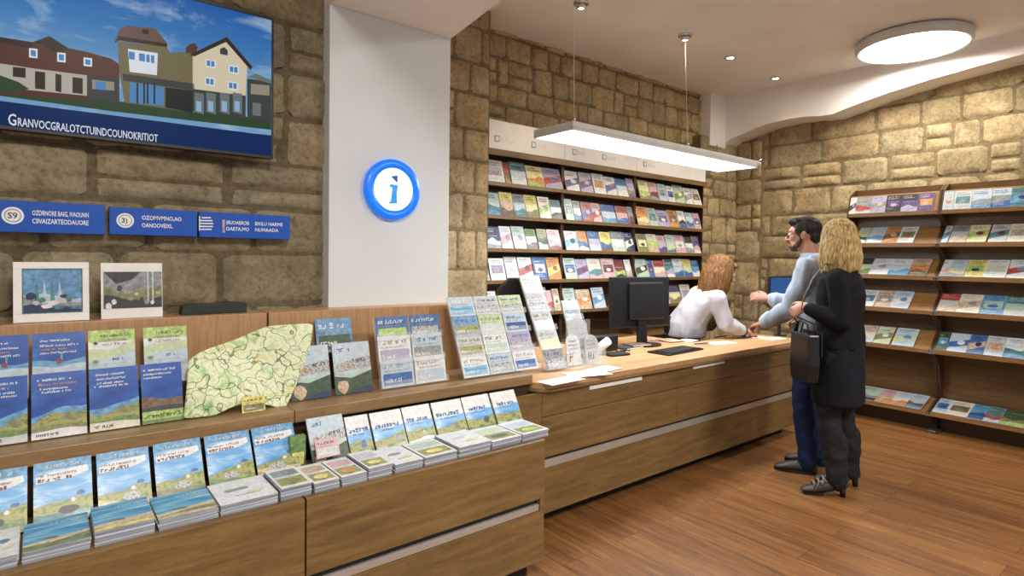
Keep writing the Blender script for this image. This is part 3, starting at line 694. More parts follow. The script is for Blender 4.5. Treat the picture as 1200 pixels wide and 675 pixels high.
# --- behind the counter
def row(bay, items): return items
BACK = {
0: [(571,592,'white','lilac','grey'),(592.5,599,'red','green','orange'),(600,618,'pale_blue','teal','white'),(619,639,'pale_yellow','orange','lime'),(639.5,661,'lilac','red','blue'),
    (664,680,'white','purple','pale_blue'),(681,696,'lilac','purple','tan'),(697,711,'white','orange','olive'),(711.5,724,'white','blue','red'),(724.5,737,'pale_blue','blue','white'),(737.5,746,'lilac','olive','purple'),
    (751,763,'pale_yellow','lime','olive'),(763.5,773,'pink','maroon','grey'),(773.5,783,'pale_blue','grey','blue'),(783.5,792,'white','blue','dark'),(792.5,804,'mint','green','pale_yellow'),(804.5,813,'white','grey','lilac'),(813.5,823,'white','brown','grey')],
1: [(572,588,'mint','teal','azure'),(588.5,604,'tan','yellow','brown'),(604.5,618,'pale_blue','grey','teal'),(618.5,633,'pale_yellow','yellow','olive'),(633.5,647,'cream','lime','grey'),(647.5,661,'white','teal','dark'),
    (664,674,'mint','teal','cyan'),(674.5,683,'white','grey','blue'),(684,696,'red','blue','pink'),(696.5,707,'pink','red','white'),(708,724,'pale_blue','blue','azure'),(725,738,'pink','red','blue'),(739,745,'grey','maroon','dark'),
    (749,762,'orange','pale_yellow','tan'),(762.5,773,'mint','teal','grey'),(773.5,786,'lilac','purple','white'),(786.5,797,'orange','brown','lilac'),(797.5,806,'white','dark','blue'),(806.5,815,'pale_blue','blue','grey'),(815.5,823,'pink','purple','white')],
2: [(572,589,'navy','pale_blue','grey'),(589.5,603,'white','pink','grey'),(604,619,'mint','white','grey'),(619.5,632,'white','green','dark'),(633,644,'dark_green','olive','cream'),(645,661,'pink','grey','maroon'),
    (665,680,'white','cyan','dark'),(680.5,692,'orange','blue','cream'),(693,706,'lilac','blue','pale_blue'),(706.5,719,'yellow','blue','brown'),(720,735,'white','grey','mint'),(735.5,746,'navy','white','dark'),
    (750,762,'olive','pale_yellow','dark'),(762.5,774,'lime','cream','tan'),(774.5,784,'lilac','pink','purple'),(784.5,794,'mint','pale_green','teal'),(794.5,806,'pink','white','grey'),(806.5,815,'white','dark','grey'),(815.5,823,'purple','pink','white')],
3: [(571,576,'dark','grey','olive'),(577,595,'white','purple','brown'),(596,611,'pale_grey','white','grey'),(611.5,628,'white','red','dark'),(629,644,'blue','cream','purple'),(645,661,'orange','yellow','red'),
    (665,679,'mint','blue','pale_yellow'),(679.5,693,'lilac','purple','maroon'),(693.5,709,'cream','teal','pink'),(709.5,724,'pink','maroon','white'),(724.5,736,'maroon','lime','dark'),(737,744,'white','tan','grey'),
    (749,763,'mint','dark_green','white'),(763.5,770,'blue','maroon','azure'),(770.5,783,'cream','red','pink'),(784,793,'teal','lilac','white'),(793.5,804,'pale_blue','white','blue'),(804.5,814,'pale_green','yellow','blue'),(814.5,823,'azure','blue','white')],
4: [(571,586,'pink','white','grey'),(634,652,'pink','red','grey'),(652.5,661,'tan','cream','brown'),
    (665,679,'mint','blue','white'),(680,697,'tan','orange','cream'),(699,713,'pale_blue','azure','white'),
    (778,788,'cream','orange','brown'),(789,802,'pale_yellow','purple','olive'),(803,814,'cream','lilac','grey')]}
rr = random.Random(99)
for r, items in BACK.items():
    cnt = {0: 0, 1: 0, 2: 0}
    for (p0, p1, c1, c2, c3) in items:
        z = BZ[r]
        a = at(p0, 250, Y=BY+.012); b_ = at(p1, 250, Y=BY+.012); x0, x1 = a.x, b_.x
        bay = 0 if (p0+p1)/2 < 662 else (1 if (p0+p1)/2 < 747 else 2)
        x0 = max(x0, BX[bay]+.022); x1 = min(x1, BX[bay+1]-.022)
        cnt[bay] += 1; h = rr.uniform(.185, .212)
        M = stand((x0+x1)/2, BY+.022, z+.0005, R(rr.uniform(16, 20)), 0)
        booklet(x1-x0-.006, h, .010, ('mini', c1, c2, c3), M,
                '%s and %s brochure, %s from left, %s shelf, %s bay behind counter' % (cn(c1), cn(c2), ORD[cnt[bay]-1], ORD[r], names[bay]),
                'brochure', 'brochures in the wall bookcase behind the counter', seed=r*100+int(p0))
# --- right wall
RIGHT = {
0: [(993.5,1001.5,'white','dark','grey'),(1002.5,1019.5,'grey','red','pale_grey'),(1020.5,1036.5,'lilac','grey','tan'),(1037.7,1055,'dark','purple','pink'),(1056,1074,'purple','dark','lilac'),(1075.5,1093,'purple','orange','tan'),
    (1097,1116,'pale_blue','tan','grey'),(1117.5,1137,'pale_grey','teal','grey'),(1138.7,1160,'pale_blue','grey','azure'),(1162,1183,'grey','pale_blue','blue'),(1184,1206,'teal','azure','navy')],
1: [(1001,1013,'pale_green','dark_green','white'),(1015,1032,'pale_blue','azure','white'),(1033,1050,'orange','brown','tan'),(1051.5,1069,'white','green','red'),
    (1092,1109.5,'pale_blue','azure','teal'),(1111.7,1130.4,'pale_grey','grey','tan'),(1132.5,1154,'pale_yellow','lime','maroon'),(1158,1178,'pale_grey','teal','maroon'),(1180,1203,'cream','tan','grey')],
2: [(1001,1016,'pale_green','dark','green'),(1018,1038.5,'white','pale_blue','grey'),(1040,1062,'pale_blue','white','azure'),(1064,1084,'orange','tan','brown'),
    (1089,1109,'white','pink','grey'),(1110,1128,'pale_blue','pale_yellow','grey'),(1130,1150.5,'yellow','lime','navy'),(1152,1177,'white','pale_green','pale_blue'),(1179.6,1203,'white','red','azure')],
3: [(1001,1022,'white','teal','lilac'),(1024,1041.5,'tan','grey','cream'),(1043,1063,'pale_blue','white','azure'),
    (1092.5,1119,'pale_grey','red','tan'),(1120.8,1145.5,'cream','tan','grey'),(1147.5,1174,'azure','mint','blue'),(1176,1203,'mint','teal','pale_grey')],
4: [(1001,1021,'cream','tan','pale_blue'),(1023,1041,'pale_green','olive','white'),(1045,1069,'pale_blue','pale_green','azure'),
    (1089,1108,'dark_green','azure','pale_blue'),(1109.5,1131,'pale_blue','blue','white'),(1131.8,1150.5,'blue','tan','navy'),(1152.8,1174,'pale_blue','tan','orange'),(1175.7,1203,'white','teal','azure')],
5: [(1002,1023,'mint','grey','dark'),(1025,1041,'tan','pink','orange'),(1042,1059,'white','pale_blue','orange'),(1060,1078,'pale_blue','brown','azure'),
    (1084,1107,'pale_blue','blue','deep'),(1108,1132.5,'cream','brown','green'),(1133.6,1151,'azure','deep','blue'),(1152,1170,'teal','red','pale_blue'),(1172,1203,'dark_green','olive','lime')]}
bn = ['farther right-wall bay', 'nearer right-wall bay']
for r, items in RIGHT.items():
    cnt = [0, 0]
    for (p0, p1, c1, c2, c3) in items:
        z, xf, ri, ru = RZ[r], RXF[r]+.014, RISE[r], RUN[r]
        py = 308+(1.45-z)*683/5
        ya, yb = at(p0, py, X=xf).y, at(p1, py, X=xf).y
        bay = 0 if (p0+p1)/2 < 1090 else 1
        ya = min(ya, RB[bay]-.022); yb = max(yb, RB[bay+1]+.022) if r else yb
        cnt[bay] += 1
        lean = math.atan2(ru+.02, ri+.006)
        hh = (.228 if r < 5 else .262)*rr.uniform(.95, 1.0); hh = hh if r else .165
        M = Matrix.Translation((xf+.002, (ya+yb)/2, z+.004)) @ Matrix.Rotation(-PI/2, 4, 'Z') @ Matrix.Rotation(-lean, 4, 'X') @ Matrix.Translation((0, -.0045, 0))
        booklet(max(.04, (ya-yb)*1.06), hh, .007, ('mini', c1, c2, c3), M,
                '%s and %s brochure, %s from left, %s shelf, %s' % (cn(c1), cn(c2), ORD[cnt[bay]-1], ORD[r], bn[bay]),
                'brochure', 'brochures on the sloping shelves of the right wall', seed=900+r*100+int(p0))
# --- low display: coast guides standing, magazines stacked in front
up = [(-40,33,'guide','green','dark'),(38,108,'guide','teal','dark'),(112,175,'guide','sand','olive'),(179,236,'guide','olive','blue'),(239,293,'guide','green','olive'),(295,345,'guide','sand','grey'),
      (358,401,'field',),(402,430,'title','green','blue'),(431,468,'title','olive','dark_green'),(469,502,'title','mint','green'),(503,538,'title','orange','olive'),(539,571,'title','green','dark_green'),(572,601,'title','mint','olive')]
upl = ['sky blue coast guide with pale banner cut by the left picture edge', 'sky blue coast guide with a dark camera-like shape, second from the left', 'sky blue coast guide with sandy slope, third from the left on low shelf',
       'sky blue coast guide with blue patch over olive hills, fourth from the left', 'sky blue coast guide with green shore, fifth standing from the left', 'sky blue coast guide with sandy shore, just left of the small green box',
       'standing magazine with crowd photo and dark green field, right of the green box', 'narrow standing blue brochure with white title area beside the dark green one', 'standing white-headed brochure with wide blue title and yellow-green meadow',
       'standing brochure with blue title over mint green water, middle of the low display', 'standing brochure with blue title and orange figures in the landscape', 'standing brochure with blue title and dark green trees, second from right end', 'standing brochure with blue title, rightmost on the low display shelf']
for k, u in enumerate(up):
    x0, x1 = at(u[0], 545-.15*u[0], Y=2.26).x, at(u[1], 545-.15*u[1], Y=2.26).x
    sp = u[2:] if len(u) > 3 else ('field',)
    h = .192 if k < 7 else .172
    booklet(x1-x0-.004, h, .012, sp, stand((x0+x1)/2, 2.178+(.004 if k % 2 else 0), .632, R(34 if k < 6 else 30)), upl[k], 'brochure', 'brochures standing along the low display', parts=True, seed=300+k)
fl = [(-60,-14,'flat','sand','green'),(-12,22,'flatwhite','teal','sand'),(25,108,'flat','olive','green'),(110,183,'flat','sand','yellow'),(185,257,'flat','olive','sand'),(258,327,'flatwhite','grey','blue'),(329,367,'flatpics','grey','olive'),(368,399,'flatpics','tan','yellow'),
      (400,431,'flatpics','pink','orange'),(432,461,'flatpics','pale_grey','yellow'),(463,497,'flatwhite','grey','dark'),(498,537,'flatpics','mint','yellow'),(538,576,'flatwhite','pale_grey','grey'),(577,612,'flatpics','pale_green','dark_green'),(613,644,'flatpics','pale_blue','lime')]
fll = ['sea and sand magazine on the stack at the left picture edge', 'narrow white folded leaflet on the far left stack', 'sea and green shore magazine on top of the leftmost full stack', 'turquoise sea magazine on top of the second full stack',
       'sea and olive shore magazine on the stack left of the white brochure', 'white magazine with grey wreck picture and yellow corner', 'magazine with grey street picture on the stack right of the white one', 'magazine with tan and yellow pictures beside the cabinet seam',
       'magazine with pink and orange pictures in front of the narrow blue brochure', 'magazine with pale picture and yellow meadow, left of the plain white stack', 'white magazine with faint grey sketch, on the offset stack', 'magazine with mint and yellow field pictures',
       'plain white magazine with a faint drawing on the thicker stack', 'magazine with large green field picture, second from the right end', 'magazine with green and pale blue pictures at the right end of the display']
for k, f in enumerate(fl):
    p0, p1 = at(f[0], 665-.232*f[0], Y=1.955).x, at(f[1], 665-.232*f[1], Y=1.955).x
    w = p1-p0-.004; cx = (p0+p1)/2; rg = random.Random(k+70)
    n = 4 if k % 3 else 5; th = .0088; zt = .6302
    d = min(.20, 2.17-1.957)
    src = None
    for q in range(n):
        ox, oy, rz_ = rg.uniform(-.002, .002), rg.uniform(0, .006), rg.uniform(-.008, .008)
        if q < n-1:
            if src is None:
                b = MB(); b.box(-w/2+.001, w/2-.001, 0, d-.006, 0, th-.0006, 'page_edges'); b.box(-w/2, w/2, -.001, d-.006, th-.0006, th-.0001, 'white_paper'); src = b.build('magazine'); o = src
            else:
                o = src.copy(); COL.objects.link(o)
            o.location = (cx+ox, 1.957+oy, zt+q*th); o.rotation_euler = (0, 0, rz_)
            tag(o, 'magazine lying under the top copy in the low shelf stack, %s from the left' % ORD[k] if k < 12 else 'magazine lying under the top copy in the low shelf stack, %s from the right' % ORD[14-k], 'magazine', 'magazines underneath in low shelf stack '+('abcdefghijklmno'[k]))
        else:
            M = Matrix.Translation((cx, 1.956, zt+q*th+.0005)) @ Matrix.Rotation(rz_*.5, 4, 'Z') @ Matrix.Rotation(-PI/2, 4, 'X')
            booklet(w, d-.004, .006, f[2:], M, fll[k], 'magazine', 'top magazines of the low shelf stacks', parts=True, seed=500+k, name='magazine')
# small green box and pink card on the low shelf
x0, x1 = at(346, 500, Y=2.14).x, at(367, 500, Y=2.14).x
b = MB(); b.box(x0+.004, x1-.004, 2.205, 2.235, .632, .76, 'ink_green'); b.box(x0+.01, x1-.012, 2.203, 2.2055, .65, .70, 'ink_yellow'); o = b.build('leaflet_box', bevel=.002)
tag(o, 'small green and yellow box standing behind the magazine stacks, mid low shelf', 'box')
x0, x1 = at(371, 530, Y=2.16).x, at(398, 525, Y=2.16).x
booklet(x1-x0, .07, .003, ('grid', 'pink', 'pale_grey', 'maroon'), stand((x0+x1)/2, 2.155, .676, R(25)), 'small pink card leaning in front of the crowd photo magazine', 'card', None, seed=33, name='postcard')
# --- upper display
t1 = [(-25,33,'night','green','pale_grey','tan'),(36,102,'night','olive','white','orange'),(104,163,'night','green','cream','white'),(165,214,'nightgreen',)]
t1l = ['deep blue brochure with green shore at left picture edge, lower tier of upper shelf', 'deep blue brochure with olive headland and white foot, lower tier', 'deep blue brochure with green rocks and cream foot, lower tier', 'deep blue brochure with bright green bottom band beside the map']
for k, u in enumerate(t1):
    x0, x1 = at(u[0], 480, Y=2.44).x, at(u[1], 475, Y=2.44).x
    booklet(x1-x0-.003, .212, .010, u[2:] if len(u) > 3 else ('nightgreen',), stand((x0+x1)/2, 2.415, .836, R(16)), t1l[k], 'brochure', 'brochures on the upper display shelf', parts=True, seed=600+k)
t2 = [(-25,34,'shell'),(37,101,'shell'),(103,159,'greenmap'),(168,220,'greenmap')]
t2l = ['deep blue brochure with pale beach at left picture edge, upper tier', 'deep blue brochure with a red shell on pale sand, upper tier', 'white and lime green map brochure with dark marks, upper tier', 'white and lime green map brochure standing alone left of the map']
b = MB(); b.box(at(-60, 420, Y=2.52).x, at(222, 420, Y=2.52).x, 2.50, 2.655, .8355, .955); riser = b.build('display_riser', 'wood_dark'); tag(riser, 'dark wooden riser block behind the lower tier of blue brochures', 'riser')
for k, u in enumerate(t2):
    x0, x1 = at(u[0], 420, Y=2.55).x, at(u[1], 415, Y=2.55).x
    booklet(x1-x0-.003, .212, .010, u[2:], stand((x0+x1)/2, 2.530, .9555, R(14)), t2l[k], 'brochure', 'brochures on the upper display shelf', parts=True, seed=620+k)
for (a, c, l) in ((341, 389, 'crowd photo brochure with green field, tucked against the right edge of the map'), (393, 437, 'crowd photo brochure with green field, right of its twin on the upper shelf')):
    x0, x1 = at(a, 450, Y=2.44).x, at(c, 440, Y=2.44).x
    booklet(x1-x0-.003, .225, .008, ('field',), stand((x0+x1)/2, 2.44, .836, R(15)), l, 'brochure', 'brochures on the upper display shelf', parts=True, seed=640+a)
x0, x1 = at(371, 395, Y=2.6).x, at(413, 392, Y=2.6).x
b = MB(); b.box(x0+.01, x1-.005, 2.575, 2.65, .8355, 1.0); tag(b.build('display_riser', 'wood_dark'), 'dark wooden riser block under the blue and green brochure right of the map', 'riser')
M = stand((x0+x1)/2, 2.595, 1.001, R(14)); booklet(x1-x0, .155, .008, ('grid', 'azure', 'dark_green', 'white'), M, 'blue and green brochure on the riser, above the two crowd photo brochures', 'brochure', None, parts=True, seed=666)
# the big map, a bent sheet leaning on the panel
def mp(px, py):
    return at(px, py, plane=((0, 2.40, .84), (0, -math.cos(R(22)), math.sin(R(22)))))
top = [(220,424),(228,416),(240,410),(258,404),(276,398),(294,390),(312,382),(330,381),(348,380),(366,379)]
mid = [(217,458),(231,452),(247,448),(264,444),(280,440),(296,436),(312,433),(327,430),(343,427),(357,426)]
bot = [(215,491),(228,489.5),(240,488.5),(252,487.5),(268,478),(283,473),(297,473.5),(311,474),(323,477),(334,479)]
V = []; nr = 16
for j in range(nr+1):
    t_ = j/nr
    for i in range(len(top)):
        a, m_, c = Vector(bot[i]), Vector(mid[i]), Vector(top[i])
        q = a*(1-t_)*(1-2*t_)+m_*4*t_*(1-t_)+c*t_*(2*t_-1)
        p = mp(q.x, q.y); s = i/(len(top)-1)
        p = p+Vector((0, -1, .3))*(.020*math.sin(s*PI*1.6+t_*2.2)*math.sin(t_*PI*.9+.2)+.004)
        V.append(p)
b = MB(); b.v = [tuple(p) for p in V]; nn = len(top)
for j in range(nr):
    for i in range(nn-1):
        q = j*nn+i; edge = (j in (0, nr-1) ) 
        b.face((q, q+1, q+nn+1, q+nn), 'ink_print_map', True)
o = b.build('folded_map'); sm = o.modifiers.new('sub', 'SUBSURF'); sm.levels = 1; sm.render_levels = 2; so = o.modifiers.new('paper', 'SOLIDIFY'); so.thickness = .0012
tag(o, 'large unfolded green road map leaning on the upper display shelf', 'map')
x0, x1 = at(283, 485, Y=2.38).x, at(310, 482, Y=2.38).x
booklet(x1-x0, .06, .004, ('grid', 'yellow', 'olive', 'dark'), stand((x0+x1)/2, 2.372, .836, R(12)), 'small yellow leaflet peeking out below the map', 'leaflet', None, seed=12, name='leaflet')
# stands of leaflets
NX = Matrix.Rotation
def rack(name, label, cxb, yb, zb, lean, w, h, cols, rows, specs, glabel, cat, gl, thick=.006, over=1.25, pocket=True, stag=0):
    root = empty(name, M=stand(cxb, yb, zb, lean)); cw, ch = w/cols, h/rows
    b = MB(); b.box(-w/2, w/2, -.002, .002, 0, h); b.build('back_plate', 'clear_plastic' if pocket else 'wood_dark', root)
    for r in range(rows):
        z = r*ch
        b = MB(); b.box(-w/2, w/2, -thick-.018, -.002, z, z+.003); b.box(-w/2, w/2, -thick-.020, -thick-.018, z, z+ch*.28); b.build('pocket', 'clear_plastic', root)
    tag(root, label, cat)
    Mr = stand(cxb, yb, zb, lean)
    for r in range(rows):
        for c in range(cols):
            sp = specs[(r*cols+c) % len(specs)]
            M = Mr @ Matrix.Translation((-w/2+cw*(c+.5), -.004-.004*0, r*ch+.004))
            hh = min(ch*over, h-r*ch-.002) if r == rows-1 else ch*over
            M = M @ Matrix.Rotation(R(4), 4, 'X') @ Matrix.Translation((0, -.002, 0)) if over > 1.05 else M
            booklet(cw-.008, min(hh, ch*over), thick*.7, sp, M, glabel % (cn(sp[1]), ORD[rows-1-r], ORD[c]), 'leaflet', gl, seed=700+r*9+c+int(cxb*100), name='leaflet')
def clearmat():
    t = NT('clear_plastic'); v = t.coord(); f = t.noise(v, 3, 2); t.l(t.ramp(f, [(0, (238, 244, 246)), (1, (246, 250, 252))]), t.b.inputs['Base Color'])
    t.set(Roughness=.08, Alpha=.14); t.b.inputs['Specular IOR Level'].default_value = .6
clearmat()
G = lambda a, b_, c: ('grid', a, b_, c)
xa, xb = at(446, 455, Y=2.42).x, at(523, 450, Y=2.42).x
rack('leaflet_stand', 'clear two-column leaflet stand on the upper shelf, left of the large rack', (xa+xb)/2, 2.42, .837, R(16), xb-xa, .33, 2, 3,
     [G('pale_blue', 'blue', 'grey'), G('white', 'pale_blue', 'grey'), G('white', 'lilac', 'olive'), G('pale_blue', 'grey', 'blue'), G('blue', 'lime', 'white'), G('blue', 'print_town', 'white')],
     '%s leaflet, %s row from top, %s column of the two-column stand', 'leaflet stand', 'leaflets in the two-column stand', over=1.15)
xa, xb = at(543, 446, Y=2.39).x, at(631, 437, Y=2.39).x
rack('leaflet_rack', 'large clear wall-style leaflet rack with three columns at the counter end', (xa+xb)/2, 2.39, .837, R(24), xb-xa, .43, 3, 4,
     [G('white', 'print_sea', 'green'), G('pale_blue', 'print_town', 'blue'), G('white', 'blue', 'lilac'), G('pale_grey', 'print_land', 'green'), G('white', 'mint', 'dark'), G('lilac', 'print_town', 'blue'),
      G('sky', 'print_land', 'blue'), G('pale_green', 'pale_grey', 'olive'), G('pale_blue', 'deep', 'blue'), G('pale_blue', 'print_sea', 'white'), G('pale_grey', 'print_town', 'blue'), G('pale_green', 'print_town', 'blue')],
     '%s leaflet, %s row from top, %s column of the large clear rack', 'leaflet rack', 'leaflets in the large three-column rack', over=1.0)
xa, xb = at(640, 446, Y=2.45).x, at(668, 443, Y=2.45).x
rack('leaflet_tower', 'tall narrow clear leaflet tower leaning back on the counter end', (xa+xb)/2, 2.46, .797, R(27), .165, .60, 1, 5,
     [G('grey', 'print_town', 'dark'), G('pale_grey', 'pale_yellow', 'grey'), G('pale_grey', 'white', 'olive'), G('pale_grey', 'print_town', 'grey'), G('pale_grey', 'mint', 'grey')],
     '%s leaflet, %s from top in the %s tall leaning tower', 'leaflet tower', 'leaflets in the tall leaning tower', over=1.0)
xa = at(684, 428, Y=2.62).x
rack('leaflet_tower', 'shorter clear leaflet tower behind the tall one on the counter', xa, 2.62, .792, R(22), .155, .40, 1, 3,
     [G('white', 'pale_grey', 'grey'), G('pale_grey', 'dark', 'yellow'), G('pale_blue', 'grey', 'white')],
     '%s leaflet, %s from top in the %s shorter tower', 'leaflet tower', 'leaflets in the shorter tower', over=1.0)
# curved paper in a clear holder
c = at(682, 425, Y=2.50)
K14 = Matrix.Diagonal((1.3, 1.3, 1.45, 1)); root = empty('leaflet_holder', M=Matrix.Translation((c.x, 2.50, CZ+.001)) @ K14); b = MB()
b.box(-.11, .11, -.05, .03, 0, .003); b.box(-.11, .11, -.052, -.049, .003, .075); b.box(-.11, -.108, -.05, .03, .003, .06); b.box(.108, .11, -.05, .03, .003, .06); b.build('clear_tray', 'clear_plastic', root)
b = MB(); b.box(-.08, .08, .028, .031, .003, .19); b.build('back_plate', 'clear_plastic', root); tag(root, 'clear acrylic holder filled with pale leaflets in front of the monitor', 'leaflet holder')
for k, (dx, w, h, sp) in enumerate(((.01, .13, .20, 'pale_grey'), (-.05, .09, .13, 'white'), (.055, .09, .12, 'pale_grey'))):
    b = MB(); y = .012-.018*k; n = 10
    prof = [(-w/2, 0), (w/2, 0)]+[(w/2-w*i/n, h-.03+.03*math.sin(PI*i/n)**.6) for i in range(n+1)]
    b.prism(prof, y, y+.005, 'Y', 'ink_'+sp); 
    for zz in (.35, .5, .62, .75): squiggle(b, -w*.38, h*zz, w*.7, .008, y-.0006, 'ink_grey', random.Random(k*7+int(zz*10)))
    squiggle(b, -w*.35, h*.12, w*.6, .03, y-.0006, 'ink_dark', random.Random(k+3))
    b.xform(K14 @ NX(R(-12), 4, 'X')); o = b.build('leaflet'); o.location = (c.x+dx*1.3, 2.50, CZ+.0075)
    tag(o, ['tall pale leaflet with rounded top in the clear holder', 'short white leaflet at the left of the clear holder', 'short pale leaflet at the right of the clear holder'][k], 'leaflet', 'leaflets in the clear holder')
# ---------------------------------------------------------------- television
TP = ((0, 2.755, 1.9), (0, -1, 0))
def tvp(px, py): p = at(px, py, plane=TP); return p
tr, br = tvp(322, 22), tvp(319, 186)
TX1 = (tr.x+br.x)/2; TX0 = TX1-1.20; TZ0, TZ1 = br.z, tr.z
t = empty('television', (TX0, 2.80, TZ0)); TM = Matrix.Translation((-TX0, -2.80, -TZ0)); L = lambda b: b.xform(TM)
b = MB(); b.box(TX0, TX1, 2.762, 2.80, TZ0, TZ1); L(b).build('housing', 'black_plastic', t, .004)
b = MB(); b.box(TX0+.3, TX1-.3, 2.80, 2.830, TZ0+.1, TZ1-.1); L(b).build('wall_bracket', 'black_matte', t)
b = MB()
for (x0, x1, z0, z1) in ((TX0, TX1, TZ1-.009, TZ1), (TX0, TX1, TZ0, TZ0+.011), (TX0, TX0+.008, TZ0+.011, TZ1-.009), (TX1-.008, TX1, TZ0+.011, TZ1-.009)): b.box(x0, x1, 2.754, 2.763, z0, z1)
L(b).build('bezel', 'black_plastic', t)
def escreen(name, rgb, s=.62):
    emit(name, rgb, s, (6, 6, 8)); MATS[name].node_tree.nodes['Principled BSDF'].inputs['Specular IOR Level'].default_value = .08; return name
t_ = NT('screen_sky'); v = t_.coord((2.2, 1, 6)); f = t_.noise(v, 1.6, 6, .6, .4)
g = t_.n('ShaderNodeTexCoord'); sx = t_.n('ShaderNodeSeparateXYZ'); t_.l(g.outputs['Object'], sx.inputs[0])
base = t_.ramp(sx.outputs['Z'], [(.25, (122, 172, 214)), (.45, (62, 132, 200)), (.66, (24, 92, 176))]); cl = t_.ramp(f, [(.50, (0, 0, 0)), (.66, (150, 165, 180)), (.8, (225, 230, 236))])
c_ = t_.mix(1.0, base, cl, 'SCREEN'); t_.l(c_, t_.b.inputs['Emission Color']); t_.b.inputs['Emission Strength'].default_value = .72; t_.b.inputs['Base Color'].default_value = (.01, .01, .01, 1); t_.set(Roughness=.4); t_.b.inputs['Specular IOR Level'].default_value = .08
for n, c in {'wall': (190, 184, 170), 'wall2': (158, 150, 132), 'cream': (226, 214, 184), 'roof': (92, 58, 48), 'roof2': (112, 86, 76), 'roofd': (62, 46, 42), 'dark': (40, 44, 46), 'glass': (84, 140, 196), 'glass2': (150, 190, 226), 'grass': (52, 76, 50),
             'road': (98, 112, 114), 'banner': (10, 44, 98), 'stone': (122, 112, 82), 'white': (236, 240, 246), 'shade': (66, 72, 70), 'slate': (116, 124, 126)}.items(): escreen('screen_'+n, c, .75)
b = MB(); rect(b, TX0+.008, TX1-.008, TZ0+.011, TZ1-.009, 2.7600, 'screen_sky')
def sp(pts, m, lay):
    P = []
    for px, py in pts:
        p = tvp(px, py); P.append((min(max(p.x, TX0+.008), TX1-.008), 2.7600-lay*.0003, min(max(p.z, TZ0+.011), TZ1-.009)))
    b.poly(P, 'screen_'+m)
sp([(-90,120),(0,126),(110,140),(318,158),(318,184),(-90,150)], 'road', 1)
sp([(-90,80),(0,92),(60,106),(120,116),(200,126),(318,140),(318,152),(130,130),(0,112),(-90,100)], 'grass', 2)
sp([(-90,30),(0,43),(38,49),(58,42),(80,56),(100,60),(130,68),(140,75),(140,120),(0,110),(-90,100)], 'roof', 3)
sp([(-90,66),(0,74),(40,80),(102,88),(102,112),(0,102),(-90,96)], 'wall', 4)
sp([(0,43),(38,49),(36,56),(0,50)], 'roofd', 4); sp([(38,49),(58,42),(80,56),(66,62),(50,52)], 'roofd', 4)
for (x, y, w, h) in ((34,56,10,12),(67,61,10,12),(98,67,10,11)): sp([(x,y),(x+w,y+1),(x+w,y+h),(x,y+h-1)], 'white', 5); sp([(x+2,y+2),(x+w-2,y+3),(x+w-2,y+h-2),(x+2,y+h-3)], 'glass', 6)
for (x, y, w, h) in ((15,78,15,13),(41,83,12,22),(65,86,7,22),(85,90,12,20),(-25,70,16,14)): sp([(x,y),(x+w,y+1.5),(x+w,y+h),(x,y+h-1.5)], 'roofd', 5)
sp([(102,88),(140,92),(140,122),(102,116)], 'shade', 4); sp([(108,93),(134,96),(134,106),(108,104)], 'wall2', 5); sp([(112,95),(124,96),(124,106),(112,104)], 'glass', 6)
# tower house
sp([(138,48),(196,54),(200,64),(226,62),(228,132),(146,120),(140,84)], 'stone', 5)
sp([(134,50),(140,34),(150,30),(182,33),(196,50),(196,55),(140,46)], 'roof2', 7); sp([(134,50),(140,42),(196,51),(196,55),(140,47)], 'roofd', 8); sp([(167,34),(174,35),(174,40),(167,39)], 'dark', 8)
sp([(150,57),(185,62),(184,88),(152,84)], 'white', 7); sp([(151,60),(158,61),(158,70),(151,69)], 'glass', 8); sp([(163,62),(181,65),(181,74),(163,71)], 'glass', 8); sp([(170,63),(171.5,63),(171.5,73),(170,73)], 'white', 9); sp([(175.5,64),(177,64),(177,74),(175.5,74)], 'white', 9)
sp([(144,86),(228,98),(228,106),(144,94)], 'shade', 8); sp([(152,96),(192,102),(192,124),(152,120)], 'glass', 8)
for x in (160, 168, 172, 180): sp([(x,97),(x+2,97),(x+2,122),(x,121)], 'dark', 9)
sp([(194,102),(226,106),(226,132),(194,126)], 'dark', 7)
sp([(196,62),(226,60),(226,98),(196,92)], 'stone', 6)
sp([(218,56),(222,52),(228,50),(232,55),(230,62),(218,62)], 'roof', 8)
# gabled house
sp([(226,64),(264,46),(290,78),(288,112),(226,104)], 'cream', 8); sp([(222,64),(266,43),(296,78),(294,82),(265,49),(228,66)], 'roofd', 9)
sp([(258,57),(263,55),(267,59),(267,65),(258,63)], 'shade', 10)
for (x, y) in ((241,69),(268,76),(240,90),(267,95)): sp([(x,y),(x+12,y+1.5),(x+12,y+11),(x,y+9.5)], 'white', 10); sp([(x+1.5,y+1.5),(x+10.5,y+2.8),(x+10.5,y+9.3),(x+1.5,y+8)], 'glass', 11); sp([(x+5.5,y+1.5),(x+6.5,y+1.5),(x+6.5,y+9),(x+5.5,y+9)], 'white', 12)
sp([(226,104),(288,112),(288,138),(226,130)], 'shade', 9)
for x in (228, 242, 258, 273): sp([(x,108),(x+11,110),(x+11,134),(x,131)], 'slate', 10); sp([(x+2,118),(x+8,119),(x+8,131),(x+2,130)], 'glass2', 11)
sp([(290,92),(318,96),(318,144),(290,138)], 'shade', 8); sp([(294,98),(316,100),(316,112),(294,110)], 'wall2', 9); sp([(296,120),(306,121),(306,136),(296,135)], 'slate', 10); sp([(290,90),(300,86),(318,94),(318,98)], 'slate', 9)
sp([(-90,86),(0,88),(22,96),(34,104),(20,108),(-90,100)], 'grass', 7)
sp([(-90,108),(0,118),(318,159),(318,186),(-90,160)], 'banner', 12)
L(b).build('screen', None, t)
b = MB(); p0, p1 = tvp(9, 150), tvp(185, 164)
M = Matrix.Translation((p0.x, 2.7555, p0.z+.012)) @ Matrix.Rotation(0, 4, 'Y')
